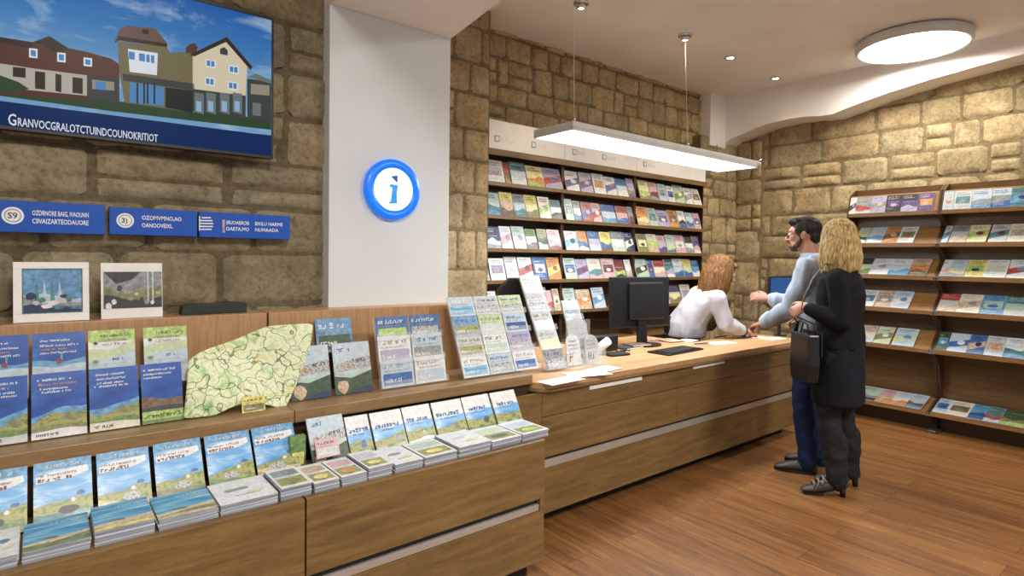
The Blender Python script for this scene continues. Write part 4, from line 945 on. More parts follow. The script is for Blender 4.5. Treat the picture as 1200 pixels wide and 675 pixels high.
text_mesh(b, 'G', .058, M, 'screen_white', .9, .012); text_mesh(b, 'RANVOCGRALOTCTUINDCOUNOKRITIOT', .042, Matrix.Translation((.040, 0, 0)) @ M, 'screen_white', .80, .012)
wx = max(v_[0] for v_ in b.v)-p0.x; k = (p1.x-p0.x)/wx
b.v = [(p0.x+(x-p0.x)*k, y, z) for x, y, z in b.v]
L(b).build('caption', None, t)
tag(t, 'large wall television showing old town houses under a blue sky', 'television')
# ---------------------------------------------------------------- blue signs
def sign(pA, pB, pyT, pyB, label, emblem, lines, ex, tx, tall, third=False):
    y = 2.79; a, b_ = at(pA, pyT[0], Y=y), at(pB, pyT[1], Y=y); c = at(pA, pyB[0], Y=y); d = at(pB, pyB[1], Y=y)
    z1, z0 = (a.z+b_.z)/2, (c.z+d.z)/2; x0, x1 = a.x, b_.x; w, h = x1-x0, z1-z0
    t = empty('wall_sign', (x0, 2.83, z0)); L = lambda q: q.xform(Matrix.Translation((-x0, -2.83, -z0)))
    q = MB(); q.box(x0, x1, y, 2.83, z0, z1); L(q).build('panel', 'sign_blue', t, .002)
    q = MB(); cx, cz = x0+ex*w, z0+h*.52; r = h*.27
    if emblem == 'ring':
        n = 28; q.poly([(cx+r*math.cos(2*PI*i/n), y-.0008, cz+r*math.sin(2*PI*i/n)) for i in range(n)], 'sign_white')
        for i in range(n):
            a0, a1 = 2*PI*i/n, 2*PI*(i+1)/n
            q.poly([(cx+r*.78*math.cos(a0), y-.0012, cz+r*.78*math.sin(a0)), (cx+r*.78*math.cos(a1), y-.0012, cz+r*.78*math.sin(a1)), (cx+r*.68*math.cos(a1), y-.0012, cz+r*.68*math.sin(a1)), (cx+r*.68*math.cos(a0), y-.0012, cz+r*.68*math.sin(a0))], 'ink_grey')
        text_mesh(q, 'S9' if pB < 200 else '3)', r*.95, Matrix.Translation((cx-r*.48, y-.0016, cz-r*.32)), 'ink_dark', 1, .02)
    else:
        for k in range(5):
            zz = cz-r*.9+k*r*.42; ww = r*(.55+.4*math.sin(PI*(k+.7)/5)); q.poly([(cx-ww, y-.001, zz), (cx+ww, y-.001, zz+r*.06), (cx+ww*.95, y-.001, zz+r*.24), (cx-ww*.95, y-.001, zz+r*.18)], 'sign_white')
        rect(q, cx-r*.95, cx-r*.8, cz-r, cz+r*1.1, y-.001, 'sign_white')
        q.box(x0+w*.238, x0+w*.262, y-.002, y, z0+h*.2, z0+h*.72, 'ink_tan')
    L(q).build('emblem', None, t)
    q = MB()
    for (s, fx, fz, wd) in lines:
        m = MB(); text_mesh(m, s, tall*h, Matrix.Identity(4), 'sign_white', 1, .015); wx = max(v_[0] for v_ in m.v)
        for v_ in m.v: q.v.append((x0+w*fx+v_[0]/wx*wd*w, y-.001, z0+h*fz+v_[2]))
        off = len(q.v)-len(m.v)
        for f_ in m.f: q.face([off+i for i in f_], 'sign_white')
    L(q).build('lettering', None, t)
    tag(t, label, 'sign', 'blue wall signs under the television')
sign(-22, 123, (232.5, 240.5), (271, 275), 'leftmost blue wall sign with round white emblem and two lines of lettering', 'ring', [('OZDRNORE BAIG, IVAOUNN', .385, .56, .47), ('CIIVAIZARTEODAUORE', .385, .30, .47)], .235, .3, .22)
sign(128, 231, (242.5, 247), (274.5, 277.5), 'middle blue wall sign with round white emblem and two short lines', 'ring', [('OZOMVMNO,AO', .35, .58, .46), ('OANOOVEIXL.', .35, .30, .36)], .17, .3, .22)
sign(233.5, 340, (248.5, 252.5), (277.5, 281), 'rightmost blue wall sign with striped emblem and paired lettering', 'stripe', [('(BUOAEROB', .275, .55, .25), ('OAETA,MO', .275, .30, .25), ('BXILU NARME', .59, .55, .32), ('NUMAADA', .59, .30, .27)], .07, .3, .20)
# ---------------------------------------------------------------- info disc
c = at(461.5, 222, Y=2.745); r = .156
t = empty('information_sign', (c.x, 2.745, c.z))
b = MB(); b.lathe([(.001, .034), (r*.97, .034), (r, .028), (r, .006), (r*.985, 0), (r*.71, -.002), (r*.70, .004), (.001, .004)], n=72, axis='Y'); b.build('blue_ring', 'info_blue', t)
b = MB(); n = 56; b.prism([(r*.705*math.cos(2*PI*i/n), r*.705*math.sin(2*PI*i/n)) for i in range(n)], -.0006, .0038, 'Y'); b.build('white_face', 'info_white', t)
b = MB(); s = r/.168
b.prism([(-.018, .066), (.020, .075), (.020, .036), (.010, .042)], -.003, -.0007, 'Y'); b.build('letter_dot', 'info_dark', t)
b = MB(); b.prism([(-.028, .017), (-.018, .026), (.020, .024), (.022, .016), (.016, -.020), (.018, -.066), (.026, -.071), (-.004, -.074), (-.030, -.076), (-.030, -.070), (-.018, -.062), (-.012, -.020), (-.010, .006)], -.003, -.0007, 'Y'); b.build('letter_stem', 'info_glyph', t)
tag(t, 'round blue and white information sign on the white pillar', 'sign')
# ---------------------------------------------------------------- things on the panel ledge
def framed(pA, pB, pT, pBm, y, name, label, cat, kind):
    a, b_ = at(pA, pT, Y=y), at(pB, pT, Y=y); w = b_.x-a.x; h = a.z-1.19-.0005; cx = (a.x+b_.x)/2
    t = empty(name, M=stand(cx, y-.01, 1.1905, R(5)))
    if kind == 'frame':
        q = MB()
        for (x0, x1, z0, z1) in ((-w/2, w/2, 0, .03), (-w/2, w/2, h-.024, h), (-w/2, -w/2+.024, .03, h-.024), (w/2-.020, w/2, .03, h-.024)): q.box(x0, x1, -.014, 0, z0, z1)
        q.build('frame', 'white_plastic', t, .0015)
        q = MB(); q.box(-w/2+.022, w/2-.018, -.008, -.001, .028, h-.022, 'ink_teal'); rg = random.Random(4); X0, X1 = -w/2+.028, w/2-.024
        rect(q, X0, X1, .034, h-.028, -.0084, 'ink_azure'); hill(q, X0, X1, .034, h*.42, .012, -.0088, 'ink_pale_blue', rg); hill(q, X0, X1, .034, h*.36, .014, -.0092, 'ink_grey', rg); hill(q, X0, X1, .034, h*.25, .01, -.0096, 'ink_navy', rg)
        for k in range(9): blob(q, X0+.02+(X1-X0-.04)*k/8, rg.uniform(.05, h*.45), rg.uniform(.008, .02), rg.uniform(.006, .016), -.010-.0002*k, rg.choice(['ink_white', 'ink_navy', 'ink_pale_blue', 'ink_teal', 'ink_dark']), rg)
        for k in range(4): x = X0+.03+k*.022; q.poly([(x, -.0094, h*.3), (x+.016, -.0094, h*.32), (x+.006, -.0094, h*.72)], 'ink_pale_blue' if k % 2 else 'ink_teal')
        q.build('picture', None, t)
    else:
        q = MB(); q.box(-w/2, w/2, -.004, 0, 0, h, 'white_paper'); q.build('mount', None, t)
        q = MB(); rg = random.Random(9); X0, X1 = -w/2+.008, w/2-.002; rect(q, X0, X1, h*.18, h*.84, -.0045, 'ink_grey')
        hill(q, X0, X1, h*.18, h*.55, .02, -.0049, 'ink_olive', rg); hill(q, X0, X1, h*.18, h*.36, .014, -.0053, 'ink_dark', rg); q.poly([(X0, -.0053, h*.84), (X0+w*.6, -.0053, h*.84), (X0+w*.45, -.0053, h*.70), (X0+w*.2, -.0053, h*.62)], 'ink_dark')
        for k in range(10): blob(q, X0+.015+(X1-X0-.03)*k/9, rg.uniform(h*.22, h*.6), rg.uniform(.006, .018), rg.uniform(.005, .014), -.0056-.0002*k, rg.choice(['ink_white', 'ink_dark', 'ink_tan', 'ink_grey', 'ink_cream']), rg)
        for x in (.70, .78): rect(q, X0+w*x, X0+w*x+.006, h*.3, h*.84, -.0082, 'ink_pale_grey')
        q.build('picture', None, t)
    tag(t, label, cat)
framed(15, 104, 307, 371, 2.72, 'picture_frame', 'white framed blue crowd picture standing on the display ledge', 'picture frame', 'frame')
framed(118, 190, 308, 366, 2.72, 'photo_print', 'unframed brownish photograph on white mount, right of the white frame', 'photograph', 'print')
a, b_ = at(211, 350, Y=2.75), at(287, 350, Y=2.75)
q = MB(); w = b_.x-a.x; q.prism([(0, 0), (w, .002), (w-.002, .042), (w*.85, .046), (w*.2, .040), (.004, .036)], -.035, .035, 'Y'); q.prism([(w*.02, .012), (w*.98, .014), (w*.98, .017), (w*.02, .015)], -.0365, -.034, 'Y')
o = q.build('speaker_bar', 'teal_dark' if 'teal_dark' in MATS else flat('teal_dark', (34, 46, 44), .45).name, None, .003); o.location = (a.x, 2.75, 1.1905)
tag(o, 'small dark green-black box lying on the display ledge left of the pillar', 'box')
# ---------------------------------------------------------------- things on the counter
def local(x, y, z=CZ+.0005, rz=0): return Matrix.Translation((x, y, z)) @ Matrix.Rotation(rz, 4, 'Z')
# monitor seen from behind
c = at(760, 402, Y=2.62)
t = empty('computer_monitor', M=local(at(756, 400, Y=2.80).x, 2.80, rz=R(-12)) @ Matrix.Diagonal((1.22, 1.1, 1.2, 1)))
b = MB(); n = 28; b.prism([(.115*math.cos(2*PI*i/n), .085*math.sin(2*PI*i/n)) for i in range(n)], 0, .010, 'Z'); b.build('base', 'black_plastic', t, .002)
b = MB(); b.prism([(-.035, .01), (.035, .01), (.028, .30), (-.028, .30)], -.012, .018, 'Y'); b.xform(Matrix.Translation((0, .03, 0)) @ Matrix.Rotation(R(-4), 4, 'X')); b.build('stand_neck', 'black_plastic', t, .004)
b = MB(); b.box(-.235, .235, .045, .068, .115, .435); b.xform(Matrix.Rotation(R(-2), 4, 'X')); b.build('screen_shell', 'black_plastic', t, .008)
b = MB(); b.box(-.10, .17, .018, .047, .16, .40); b.xform(Matrix.Rotation(R(-2), 4, 'X')); b.build('rear_cover', 'black_plastic', t, .012)
b = MB(); b.box(-.222, .222, .0685, .0695, .130, .422); b.xform(Matrix.Rotation(R(-2), 4, 'X')); b.build('screen', 'black_matte', t)
tag(t, 'black computer monitor seen from behind on the service counter', 'monitor')
c = at(597, 340, Y=2.80)
t = empty('computer_monitor', M=Matrix.Translation((c.x+.06, 2.78, CZ+.0005)) @ Matrix.Rotation(R(-22), 4, 'Z'))
b = MB(); n = 24; b.prism([(.10*math.cos(2*PI*i/n), .075*math.sin(2*PI*i/n)) for i in range(n)], 0, .01, 'Z'); b.build('base', 'black_plastic', t)
b = MB(); b.box(-.025, .025, -.01, .015, .01, .32); b.build('stand_neck', 'black_plastic', t, .003)
b = MB(); b.prism([(-.13, .22), (.13, .22), (.13, .50), (.10, .53), (-.06, .53), (-.13, .46)], .015, .045, 'Y'); b.build('screen_shell', 'black_plastic', t, .008)
tag(t, 'dark screen half hidden behind the tall leaflet tower', 'monitor')
# low black pad and keyboard tray
c = at(722, 416, Z=CZ); o = MB(); o.prism([(-.085, -.055), (.07, -.055), (.09, -.045), (.09, .045), (.07, .055), (-.085, .055)], 0, .014, 'Z'); o = o.build('mouse_pad', 'black_matte', None, .005); o.matrix_world = local(c.x, c.y, rz=R(-8))
tag(o, 'small black pad lying on the counter left of the keyboard tray', 'pad')
c = at(789, 409, Z=CZ); t = empty('keyboard_tray', M=local(at(788, 411, Z=CZ).x, 2.50, rz=R(3)) @ Matrix.Diagonal((1.12, 1.05, 1, 1)))
b = MB(); b.box(-.20, .20, -.085, .085, 0, .012); b.build('tray', 'black_plastic', t, .004)
b = MB()
for i in range(11):
    for j in range(4): b.box(-.165+i*.030, -.139+i*.030, -.055+j*.028, -.031+j*.028, .012, .017)
b.build('keys', 'black_matte', t)['kind'] = 'stuff'
b = MB(); b.tube([(-.17, -.078, .016), (.17, -.078, .016)], .004, 8); b.build('front_lip', 'black_plastic', t)
tag(t, 'flat black keyboard tray near the front edge of the counter', 'keyboard')
def sheet(name, px, py, w, d, rz, m, label, cat, z=0, t=.0012, group=None):
    c = at(px, py, Z=CZ+z); b = MB(); b.box(-w/2, w/2, -d/2, d/2, 0, t); b.box(-w*.35, w*.2, d*.2, d*.22, t, t+.0003, 'ink_grey'); b.mats = [m, 'ink_grey']; b.mi = [0]*6+[1]*6
    o = b.build(name); o.matrix_world = local(c.x, c.y, CZ+.0006+z, R(rz)); return tag(o, label, cat, group)
sheet('paper_sheet', 658, 446, .26, .12, 3, 'white_paper', 'white sheet under the foot of the tall leaflet tower', 'paper')
sheet('paper_sheet', 688, 438, .26, .14, -14, 'white_paper', 'white sheet lying at the counter nose beside the clear holder', 'paper', .0014)
sheet('paper_sheet', 706, 433, .24, .12, 8, 'white_paper', 'white sheet lying right of the clear holder', 'paper', .003)
sheet('paper_sheet', 845, 402, .26, .12, -10, 'white_paper', 'white sheet in front of the clerk on the counter', 'paper')
sheet('paper_sheet', 806, 399, .15, .12, 12, 'white_paper', 'white sheet beside the clerk elbow behind the keyboard tray', 'paper', .0014)
sheet('paper_sheet', 903, 397, .22, .12, 6, 'ink_cream', 'cream sheet at the right end of the counter', 'paper')
sheet('paper_sheet', 884, 395, .18, .10, -12, 'white_paper', 'white sheet between the clerk and the man', 'paper', .0014)
sheet('paper_sheet', 912, 397, .16, .08, 3, 'white_paper', 'white sheet nearest the man at the counter end', 'paper', .0028)
sheet('envelope', 764, 398, .16, .16, 5, 'ink_tan', 'brown envelope lying behind the keyboard tray, left one', 'envelope', .0, .004)
sheet('envelope', 785, 399, .16, .16, -8, 'ink_tan', 'brown envelope lying beside the clerk, right one', 'envelope', .0045, .004)
c = at(845, 396, Z=CZ); b = MB(); b.tube([(-.09, 0, .006), (.07, .01, .006), (.10, .012, .006)], [.005, .005, .002], 8, 'black_plastic'); o = b.build('pen'); o.matrix_world = local(c.x, c.y, CZ+.004, R(-6)); tag(o, 'black pen lying in front of the clerk hands', 'pen')
c = at(822, 404, Z=CZ); b = MB(); b.tube([(-.07, 0, .006), (.06, .004, .006), (.08, .005, .006)], [.005, .005, .002], 8, 'ink_navy'); o = b.build('pen'); o.matrix_world = local(c.x, c.y, CZ+.004, R(-14)); tag(o, 'blue-black pen between keyboard tray and white sheet', 'pen')
c = at(727, 390, Y=2.72); b = MB()
b.tube([(-.05+.006*math.cos(k), .0+.02*math.sin(k*1.3), .004+.002*(k % 3)) if k < 0 else (-.06+.012*k, .02*math.sin(k*1.7), .005+.004*abs(math.sin(k))) for k in range(12)], .004, 8, 'black_matte'); o = b.build('cable'); o.matrix_world = local(c.x, 2.70, CZ, 0); tag(o, 'loose black cables lying left of the monitor stand', 'cable')
# paper roll leaning left of the monitor and dark printer behind
c = at(705, 385, Y=2.70); b = MB(); b.lathe([(.012, 0), (.03, 0), (.03, .11), (.012, .11), (.012, .01)], n=20); b.xform(Matrix.Rotation(R(60), 4, 'Y') @ Matrix.Rotation(R(8), 4, 'X')); o = b.build('paper_roll', 'white_paper'); o.location = (c.x-.04, 2.70, CZ+.04)
tag(o, 'white curled paper roll left of the monitor', 'paper roll')
c = at(694, 380, Y=2.84); t = empty('printer', (c.x, 2.80, CZ+.0005))
b = MB(); b.box(-.19, .19, -.04, .045, 0, .11); b.build('body', 'black_plastic', t, .008)
b = MB(); b.box(-.15, .15, -.043, -.038, .03, .05); b.build('paper_slot', 'black_matte', t)
tag(t, 'low black office printer behind the clear leaflet holder', 'printer')
for k, (px, py, w, d, th, m, l) in enumerate(((694, 401, .20, .14, .012, 'ink_dark', 'dark folder lying left of the monitor, lowest of the small pile'), (700, 399, .17, .12, .010, 'ink_brown', 'brown folder lying on the dark one left of the monitor'))):
    c = at(px, py, Z=CZ); b = MB(); b.box(-w/2, w/2, -d/2, d/2, 0, th, m); b.box(-w/2+.003, w/2+.004, -d/2-.003, d/2-.003, th*.3, th*.7, 'white_paper')
    o = b.build('folder'); o.matrix_world = local(c.x, 2.80, CZ+.001+k*.0125, R(5-14*k)); tag(o, l, 'folder')
# small screen at the counter end
c = at(914, 352, Y=2.78); t = empty('tablet_screen', M=local(4.86, 2.83, rz=R(-6)))
pl = at(901, 324, Y=2.48); pr = at(932, 357, Y=2.48)
w2 = (pr.x-pl.x)/2; t.matrix_world = local((pl.x+pr.x)/2-.0, 2.48, rz=R(0)); z0, z1 = pr.z-CZ, pl.z-CZ
b = MB(); b.box(-w2, w2, -.008, .012, z0, z1); b.build('shell', 'black_plastic', t, .004)
b = MB(); b.box(-.04, .04, -.03, .05, 0, .01); b.box(-.015, .015, .012, .03, .01, z0+.06); b.build('stand', 'black_plastic', t, .002)
escreen('tablet_blue', (62, 112, 178), .6); escreen('tablet_red', (176, 60, 52), .5); escreen('tablet_pale', (150, 150, 160), .5)
b = MB(); rect(b, -w2+.02, w2-.012, z0+.015, z1-.012, -.0086, 'tablet_blue'); rg = random.Random(3); hill(b, -w2+.02, w2-.012, z0+.015, z0+(z1-z0)*.32, .012, -.0090, 'tablet_red', rg); hill(b, -w2+.02, w2-.012, z0+.015, z0+(z1-z0)*.16, .008, -.0094, 'tablet_pale', rg)
b.build('screen', None, t); tag(t, 'small upright screen showing blue and red at the far counter end', 'screen')
# purple cup on the shelf behind
c = at(808.5, 350, Y=3.86); b = MB(); b.lathe([(.001, 0), (.030, 0), (.034, .09), (.034, .10), (.030, .10), (.027, .01), (.001, .01)], n=24); o = b.build('cup', 'ink_purple'); o.location = (c.x, BY+.028-.0, BZ[4]+.002)
tag(o, 'small purple cup on the fifth shelf beside the clerk', 'cup')
# ---------------------------------------------------------------- people
def fabric(name, rgb, var=.12, scale=40, rough=.85, stretch=(1,1,1)):
    t = NT(name); v = t.coord(stretch); a = t.noise(v, scale*5, 2); b_ = t.noise(v, 7, 4)
    lo = tuple(x*(1-var) for x in rgb); hi = tuple(min(255, x*(1+var)) for x in rgb)
    c = t.ramp(b_, [(.3, lo), (.7, hi)]); t.l(c, t.b.inputs['Base Color']); t.set(Roughness=rough)
    t.b.inputs['Specular IOR Level'].default_value = .25; t.bump(a, .25, .002); return t.m
fabric('jacket_cloth', (164, 176, 190)); fabric('denim', (24, 38, 74)); fabric('sweater_black', (20, 22, 25), .2); fabric('tunic_cloth', (24, 27, 36), .2); fabric('trouser_dark', (34, 36, 38), .2)
fabric('blouse_white', (188, 188, 194), .05); fabric('vest_olive', (96, 84, 58), .15); fabric('collar_tan', (206, 172, 136), .1)
flat('shoe_brown', (58, 52, 46), .5); flat('shoe_pale', (118, 106, 94), .5); flat('bag_leather', (22, 22, 23), .35, .2, 20, bump=.1); flat('lens_frame', (70, 24, 20), .3); flat('watch_black', (16, 16, 18), .3)
def skin(name, c0, c1):
    t = NT(name); v = t.coord(); f = t.noise(v, 22, 4)
    t.l(t.ramp(f, [(.3, c0), (.7, c1)]), t.b.inputs['Base Color']); t.set(Roughness=.5)
    t.b.inputs['Subsurface Weight'].default_value = .08; t.b.inputs['Subsurface Scale'].default_value = .02
skin('skin_tan', (156, 106, 84), (180, 130, 104)); skin('skin_fair', (180, 134, 112), (202, 156, 134))
def hairmat(name, a, b_, c):
    t = NT(name); v = t.coord((60, 60, 6)); f = t.noise(v, 2.0, 5, .6, .3)
    t.l(t.ramp(f, [(.32, a), (.5, b_), (.66, c)]), t.b.inputs['Base Color']); t.set(Roughness=.6); t.b.inputs['Specular IOR Level'].default_value = .25; t.bump(f, .6, .006)
hairmat('hair_blond', (108, 84, 48), (170, 142, 90), (214, 190, 138)); hairmat('hair_red', (74, 50, 26), (106, 74, 38), (138, 100, 58)); hairmat('hair_black', (16, 12, 12), (30, 24, 22), (52, 42, 38)); hairmat('beard', (50, 32, 26), (66, 44, 36), (92, 62, 50))
def solid(mb, name, mat, parent, voxel=.005, smooth=4, fold=0, fscale=9, stretch=(1,1,.45), M=None, ridge=None):
    """fuse the overlapping closed pieces into one continuous surface"""
    if M is not None: mb.xform(M)
    me = mb.mesh('tmp'); o = bpy.data.objects.new('tmp', me); COL.objects.link(o)
    r = o.modifiers.new('r', 'REMESH'); r.mode = 'VOXEL'; r.voxel_size = voxel; r.use_smooth_shade = True
    if smooth: s = o.modifiers.new('s', 'SMOOTH'); s.iterations = smooth; s.factor = .5
    dg = bpy.context.evaluated_depsgraph_get(); m2 = bpy.data.meshes.new_from_object(o.evaluated_get(dg))
    bpy.data.objects.remove(o); bpy.data.meshes.remove(me)
    m2.materials.clear(); m2.materials.append(MATS[mat])
    if fold or ridge:
        m2.update(); co = [v.co.copy() for v in m2.vertices]; no = [v.normal.copy() for v in m2.vertices]
        for i, (c, n) in enumerate(zip(co, no)):
            d = 0
            if fold:
                q = Vector((c.x*stretch[0], c.y*stretch[1], c.z*stretch[2]))*fscale
                k = noise.noise(q+Vector((3, 7, 1))); d += fold*(1-2*abs(k))*.8 + fold*.5*noise.noise(q*2.3)
            if ridge: d += ridge(c, n)
            m2.vertices[i].co = c+n*d
    for p in m2.polygons: p.use_smooth = True
    m2.update(); o = bpy.data.objects.new(name, m2); COL.objects.link(o); o.parent = parent; return o
def head_parts(mb, H, neck_to, male=True, s=1.0):
    """H: matrix of the head centre, +Y looks forward"""
    P = lambda x, y, z: H @ Vector((x*s, y*s, z*s)); R3 = H.to_3x3()
    B = lambda c, r: mb.ball(P(*c), tuple(q*s for q in r), R3, 18, 12)
    B((0, -.012, .032), (.074, .094, .083)); B((0, .022, -.028), (.060, .066, .078)); B((0, .030, .03), (.064, .058, .055))
    B((0, .058, -.086), (.026 if male else .021, .024, .020)); B((.036, .035, -.062), (.022, .034, .026)); B((-.036, .035, -.062), (.022, .034, .026))
    B((.040, .058, -.012), (.022, .022, .02)); B((-.040, .058, -.012), (.022, .022, .02))
    B((0, .080, .036), (.046, .012, .011 if male else .007)); B((0, .074, -.056), (.03, .018, .026))
    mb.capsule([P(0, .086, .022), P(0, .100, -.004), P(0, .110, -.022)], [.008*s, .009*s, .012*s], 12)
    B((.012, .096, -.026), (.008, .009, .007)); B((-.012, .096, -.026), (.008, .009, .007))
    B((0, .090, -.049), (.023, .009, .0055)); B((0, .088, -.061), (.020, .010, .006))
    for q in (1, -1): B((q*.074, -.008, -.002), (.009, .018, .030)); B((q*.080, -.016, .006), (.006, .014, .022))
    mb.capsule([P(0, -.020, -.05), Vector(neck_to)], [(.058*s, .056*s), (.064*s, .060*s)], 16)
def eyes(parent, H, s=1.0):
    for q in (1, -1):
        b = MB(); b.ball(H @ Vector((q*.031*s, .0775*s, .012*s)), .0115*s, H.to_3x3(), 12, 8, 'sign_white')
        b.ball(H @ Vector((q*.031*s, .0855*s, .012*s)), .0055*s, H.to_3x3(), 10, 6, 'ink_brown'); b.build('eye', None, parent)
def hand(mb, W, F, N, side, curl=.5, s=1.0, spread=.0):
    """W wrist, F finger direction, N back of the hand, side +1 puts the thumb towards F x N"""
    F = Vector(F).normalized(); N = Vector(N); N = (N-F*N.dot(F)).normalized(); T = F.cross(N)*side; W = Vector(W)
    P = lambda f, t, n: W+(F*f+T*t+N*n)*s
    mb.capsule([P(-.01, 0, 0), P(.03, 0, 0), P(.075, 0, 0)], [(.026*s, .019*s), (.037*s, .016*s), (.040*s, .013*s)], 14, up=N)
    for k, (t, L_) in enumerate(((.030, .072), (.010, .080), (-.010, .074), (-.029, .058))):
        a = R(12+curl*38); p = P(.078, t, 0); pts = [p]; d = 0
        for j, fr in enumerate((.45, .30, .25)):
            d += a*(1 if j else .7)*(1+.08*k); v = F*math.cos(d)-N*math.sin(d)+T*(t*spread*8); p = p+v.normalized()*L_*fr*s; pts.append(p)
        mb.capsule(pts, [.0092*s, .0085*s, .0078*s, .0068*s], 10)
    mb.capsule([P(.012, .030, -.004), P(.042, .050, -.012), P(.066, .056, -.020), P(.084, .052, -.026)], [.014*s, .0115*s, .010*s, .0085*s], 10)
def arm(mb, S_, E, W_, r=(.050, .042, .037, .027), k=1.0):
    S_, E, W_ = Vector(S_), Vector(E), Vector(W_)
    mb.capsule([S_, S_.lerp(E, .5), E], [r[0]*k, r[1]*k, r[2]*k], 14); mb.capsule([E, E.lerp(W_, .35), W_], [r[2]*k, r[2]*1.03*k, r[3]*k], 14)
def leg(mb, Hp, K, A, toe, k=1.0, foot=True):
    Hp, K, A, toe = map(Vector, (Hp, K, A, toe))
    mb.capsule([Hp, Hp.lerp(K, .5), K], [.088*k, .074*k, .056*k], 16); mb.capsule([K, K.lerp(A, .3), A], [.055*k, .056*k, .038*k], 16)
    if foot: mb.capsule([A+Vector((0, 0, -.03)), Vector((A.x*.5+toe.x*.5, A.y*.5+toe.y*.5, A.z*.30+.012)), Vector((A.x*.15+toe.x*.85, A.y*.15+toe.y*.85, .030))], [.030, .024, .013], 12)
def ring(M, cx, cy, z, rx, ry, n=28, p=2.3):
    out = []
    for i in range(n):
        a = 2*PI*i/n; c, s_ = math.cos(a), math.sin(a)
        out.append(M @ Vector((cx+rx*math.copysign(abs(c)**(2/p), c), cy+ry*math.copysign(abs(s_)**(2/p), s_), z)))
    return out
def shoe(parent, A, toe, mat, sole='black_matte', heel=0, name='shoe', w=.046):
    """A ankle over the heel, toe tip"""
    A, toe = Vector(A), Vector(toe); d = Vector((toe.x-A.x, toe.y-A.y, 0)); L_ = d.length; d.normalize(); sd = Vector((-d.y, d.x, 0))
    M = Matrix((( d.x, sd.x, 0, A.x), (d.y, sd.y, 0, A.y), (0, 0, 1, 0), (0, 0, 0, 1)))
    b = MB(); rings = []
    for (x, wy, z0, z1) in ((-.062, .020, .02, .055), (-.05, .034, .012, .078), (-.02, .036, .012, .088), (.02, .036, .012, .084), (.07, w*.86, .012, .080), (L_-.07, w, .012, .066), (L_-.03, w*.92, .012, .050), (L_-.010, w*.78, .013, .042), (L_+.006, w*.5, .016, .032)):
        lift = heel*max(0, min(1, (L_*.62-x)/(L_*.62+.05))); r_ = []
        for i in range(16):
            a = 2*PI*i/16; r_.append(M @ Vector((x, wy*math.cos(a), lift+(z0+z1)/2+(z1-z0)/2*math.sin(a))))
        rings.append(r_)
    b.loft(rings); o = solid(b, name, mat, parent, .005, 3)
    b = MB(); pl = []
    for k in range(24):
        a = 2*PI*k/24; x = (L_-.05)/2+(L_+.07)/2*math.cos(a); y = w*.86*math.sin(a)*(1 if x > 0 else .85); pl.append((x, y))
    if heel:
        b.prism([(x, y) for x, y in pl if x > L_*.35] + [(L_*.35, -w*.7), (L_*.35, w*.7)][::-1][::-1], .0, .016, 'Z', M=M) if False else None
        b.tube([M @ Vector((-.035, 0, .001)), M @ Vector((-.03, 0, heel+.02))], [.014, .022], 12); b.box(L_*.4, L_-.01, -w*.7, w*.7, .0, .016, M=M); b.tube([M @ Vector((-.035, 0, heel+.01)), M @ Vector((L_*.2, 0, heel*.6+.008)), M @ Vector((L_*.5, 0, .012))], [(.020, .006)]*3, 8)
    else: b.prism(pl, .0005, .022, 'Z', M=M)
    b.build('sole', sole, o); return o
def bob(mb, H, s, drop, flare, front=.55, face=62):
    """bobbed hair: cap over the skull and a skirt of hair open at the face"""
    P = lambda x, y, z: H @ Vector((x*s, y*s, z*s)); R3 = H.to_3x3()
    mb.ball(P(0, -.018, .042), (.089*s, .102*s, .090*s), R3, 20, 14)
    n = 26
    for k in range(n):
        a = R(-90)+R(360-2*face)*(k/(n-1)-.5)
        c, s_ = math.cos(a), math.sin(a); rr_ = random.Random(k*5+int(drop*100)); dr = drop*(1+.07*rr_.uniform(-1, 1))
        top = P(.070*c, -.012+.082*s_, .06); midp = P(.090*c, -.016+.100*s_, -.02); low = P((.090+flare)*c, -.016+(.098+flare)*s_, -.02-(dr-.04)*.6); end = P((.086+flare*.7)*c, -.018+(.094+flare*.7)*s_, -.02-dr+.02)
        mb.capsule([top, midp, low, end], [.020*s, .021*s, .020*s, .010*s], 8)
def hair_ridge(amp, fr):
    return lambda c, n: amp*noise.noise(Vector((c.x*fr, c.y*fr, c.z*fr*.12)))+amp*.5*noise.noise(Vector((c.x*fr*2.2, c.y*fr*2.2, c.z*fr*.2)))
def frame(p, yaw, pitch=0, roll=0): return Matrix.Translation(p) @ Matrix.Rotation(yaw, 4, 'Z') @ Matrix.Rotation(pitch, 4, 'X') @ Matrix.Rotation(roll, 4, 'Y')
Z0 = Vector((0, 0, 0))
# ================= man in the pale jacket =================
man = empty('person', (4.12, 1.80, 0)); BW = MB(); MI = Matrix.Translation((-4.12, -1.80, 0))
yaw = R(12); hd = (4.115, 1.895, 1.625); Hm = frame(hd, R(18), R(-3))
b = MB(); head_parts(b, Hm, (4.125, 1.83, 1.44))
FWD = Vector((-math.sin(yaw), math.cos(yaw), 0)); SD = Vector((math.cos(yaw), math.sin(yaw), 0))   # SD points to his right
pc = Vector((4.12, 1.80, .96)); cc = Vector((4.13, 1.82, 1.28))
def TM_(c): return Matrix(((SD.x, FWD.x, 0, c.x), (SD.y, FWD.y, 0, c.y), (0, 0, 1, 0), (0, 0, 0, 1)))
def torso(mb, rows, lean=(0, 0)):
    mb.loft([ring(TM_(Vector((x, y, 0))), 0, dy, z, rx, ry) for (x, y, z, rx, ry, dy) in rows])
torso(b, [(4.12, 1.80, .86, .150, .10, 0), (4.12, 1.80, .94, .16, .11, 0), (4.12, 1.80, 1.08, .14, .10, 0), (4.125, 1.81, 1.25, .165, .11, 0), (4.13, 1.82, 1.38, .17, .10, 0), (4.13, 1.825, 1.44, .10, .07, 0)])
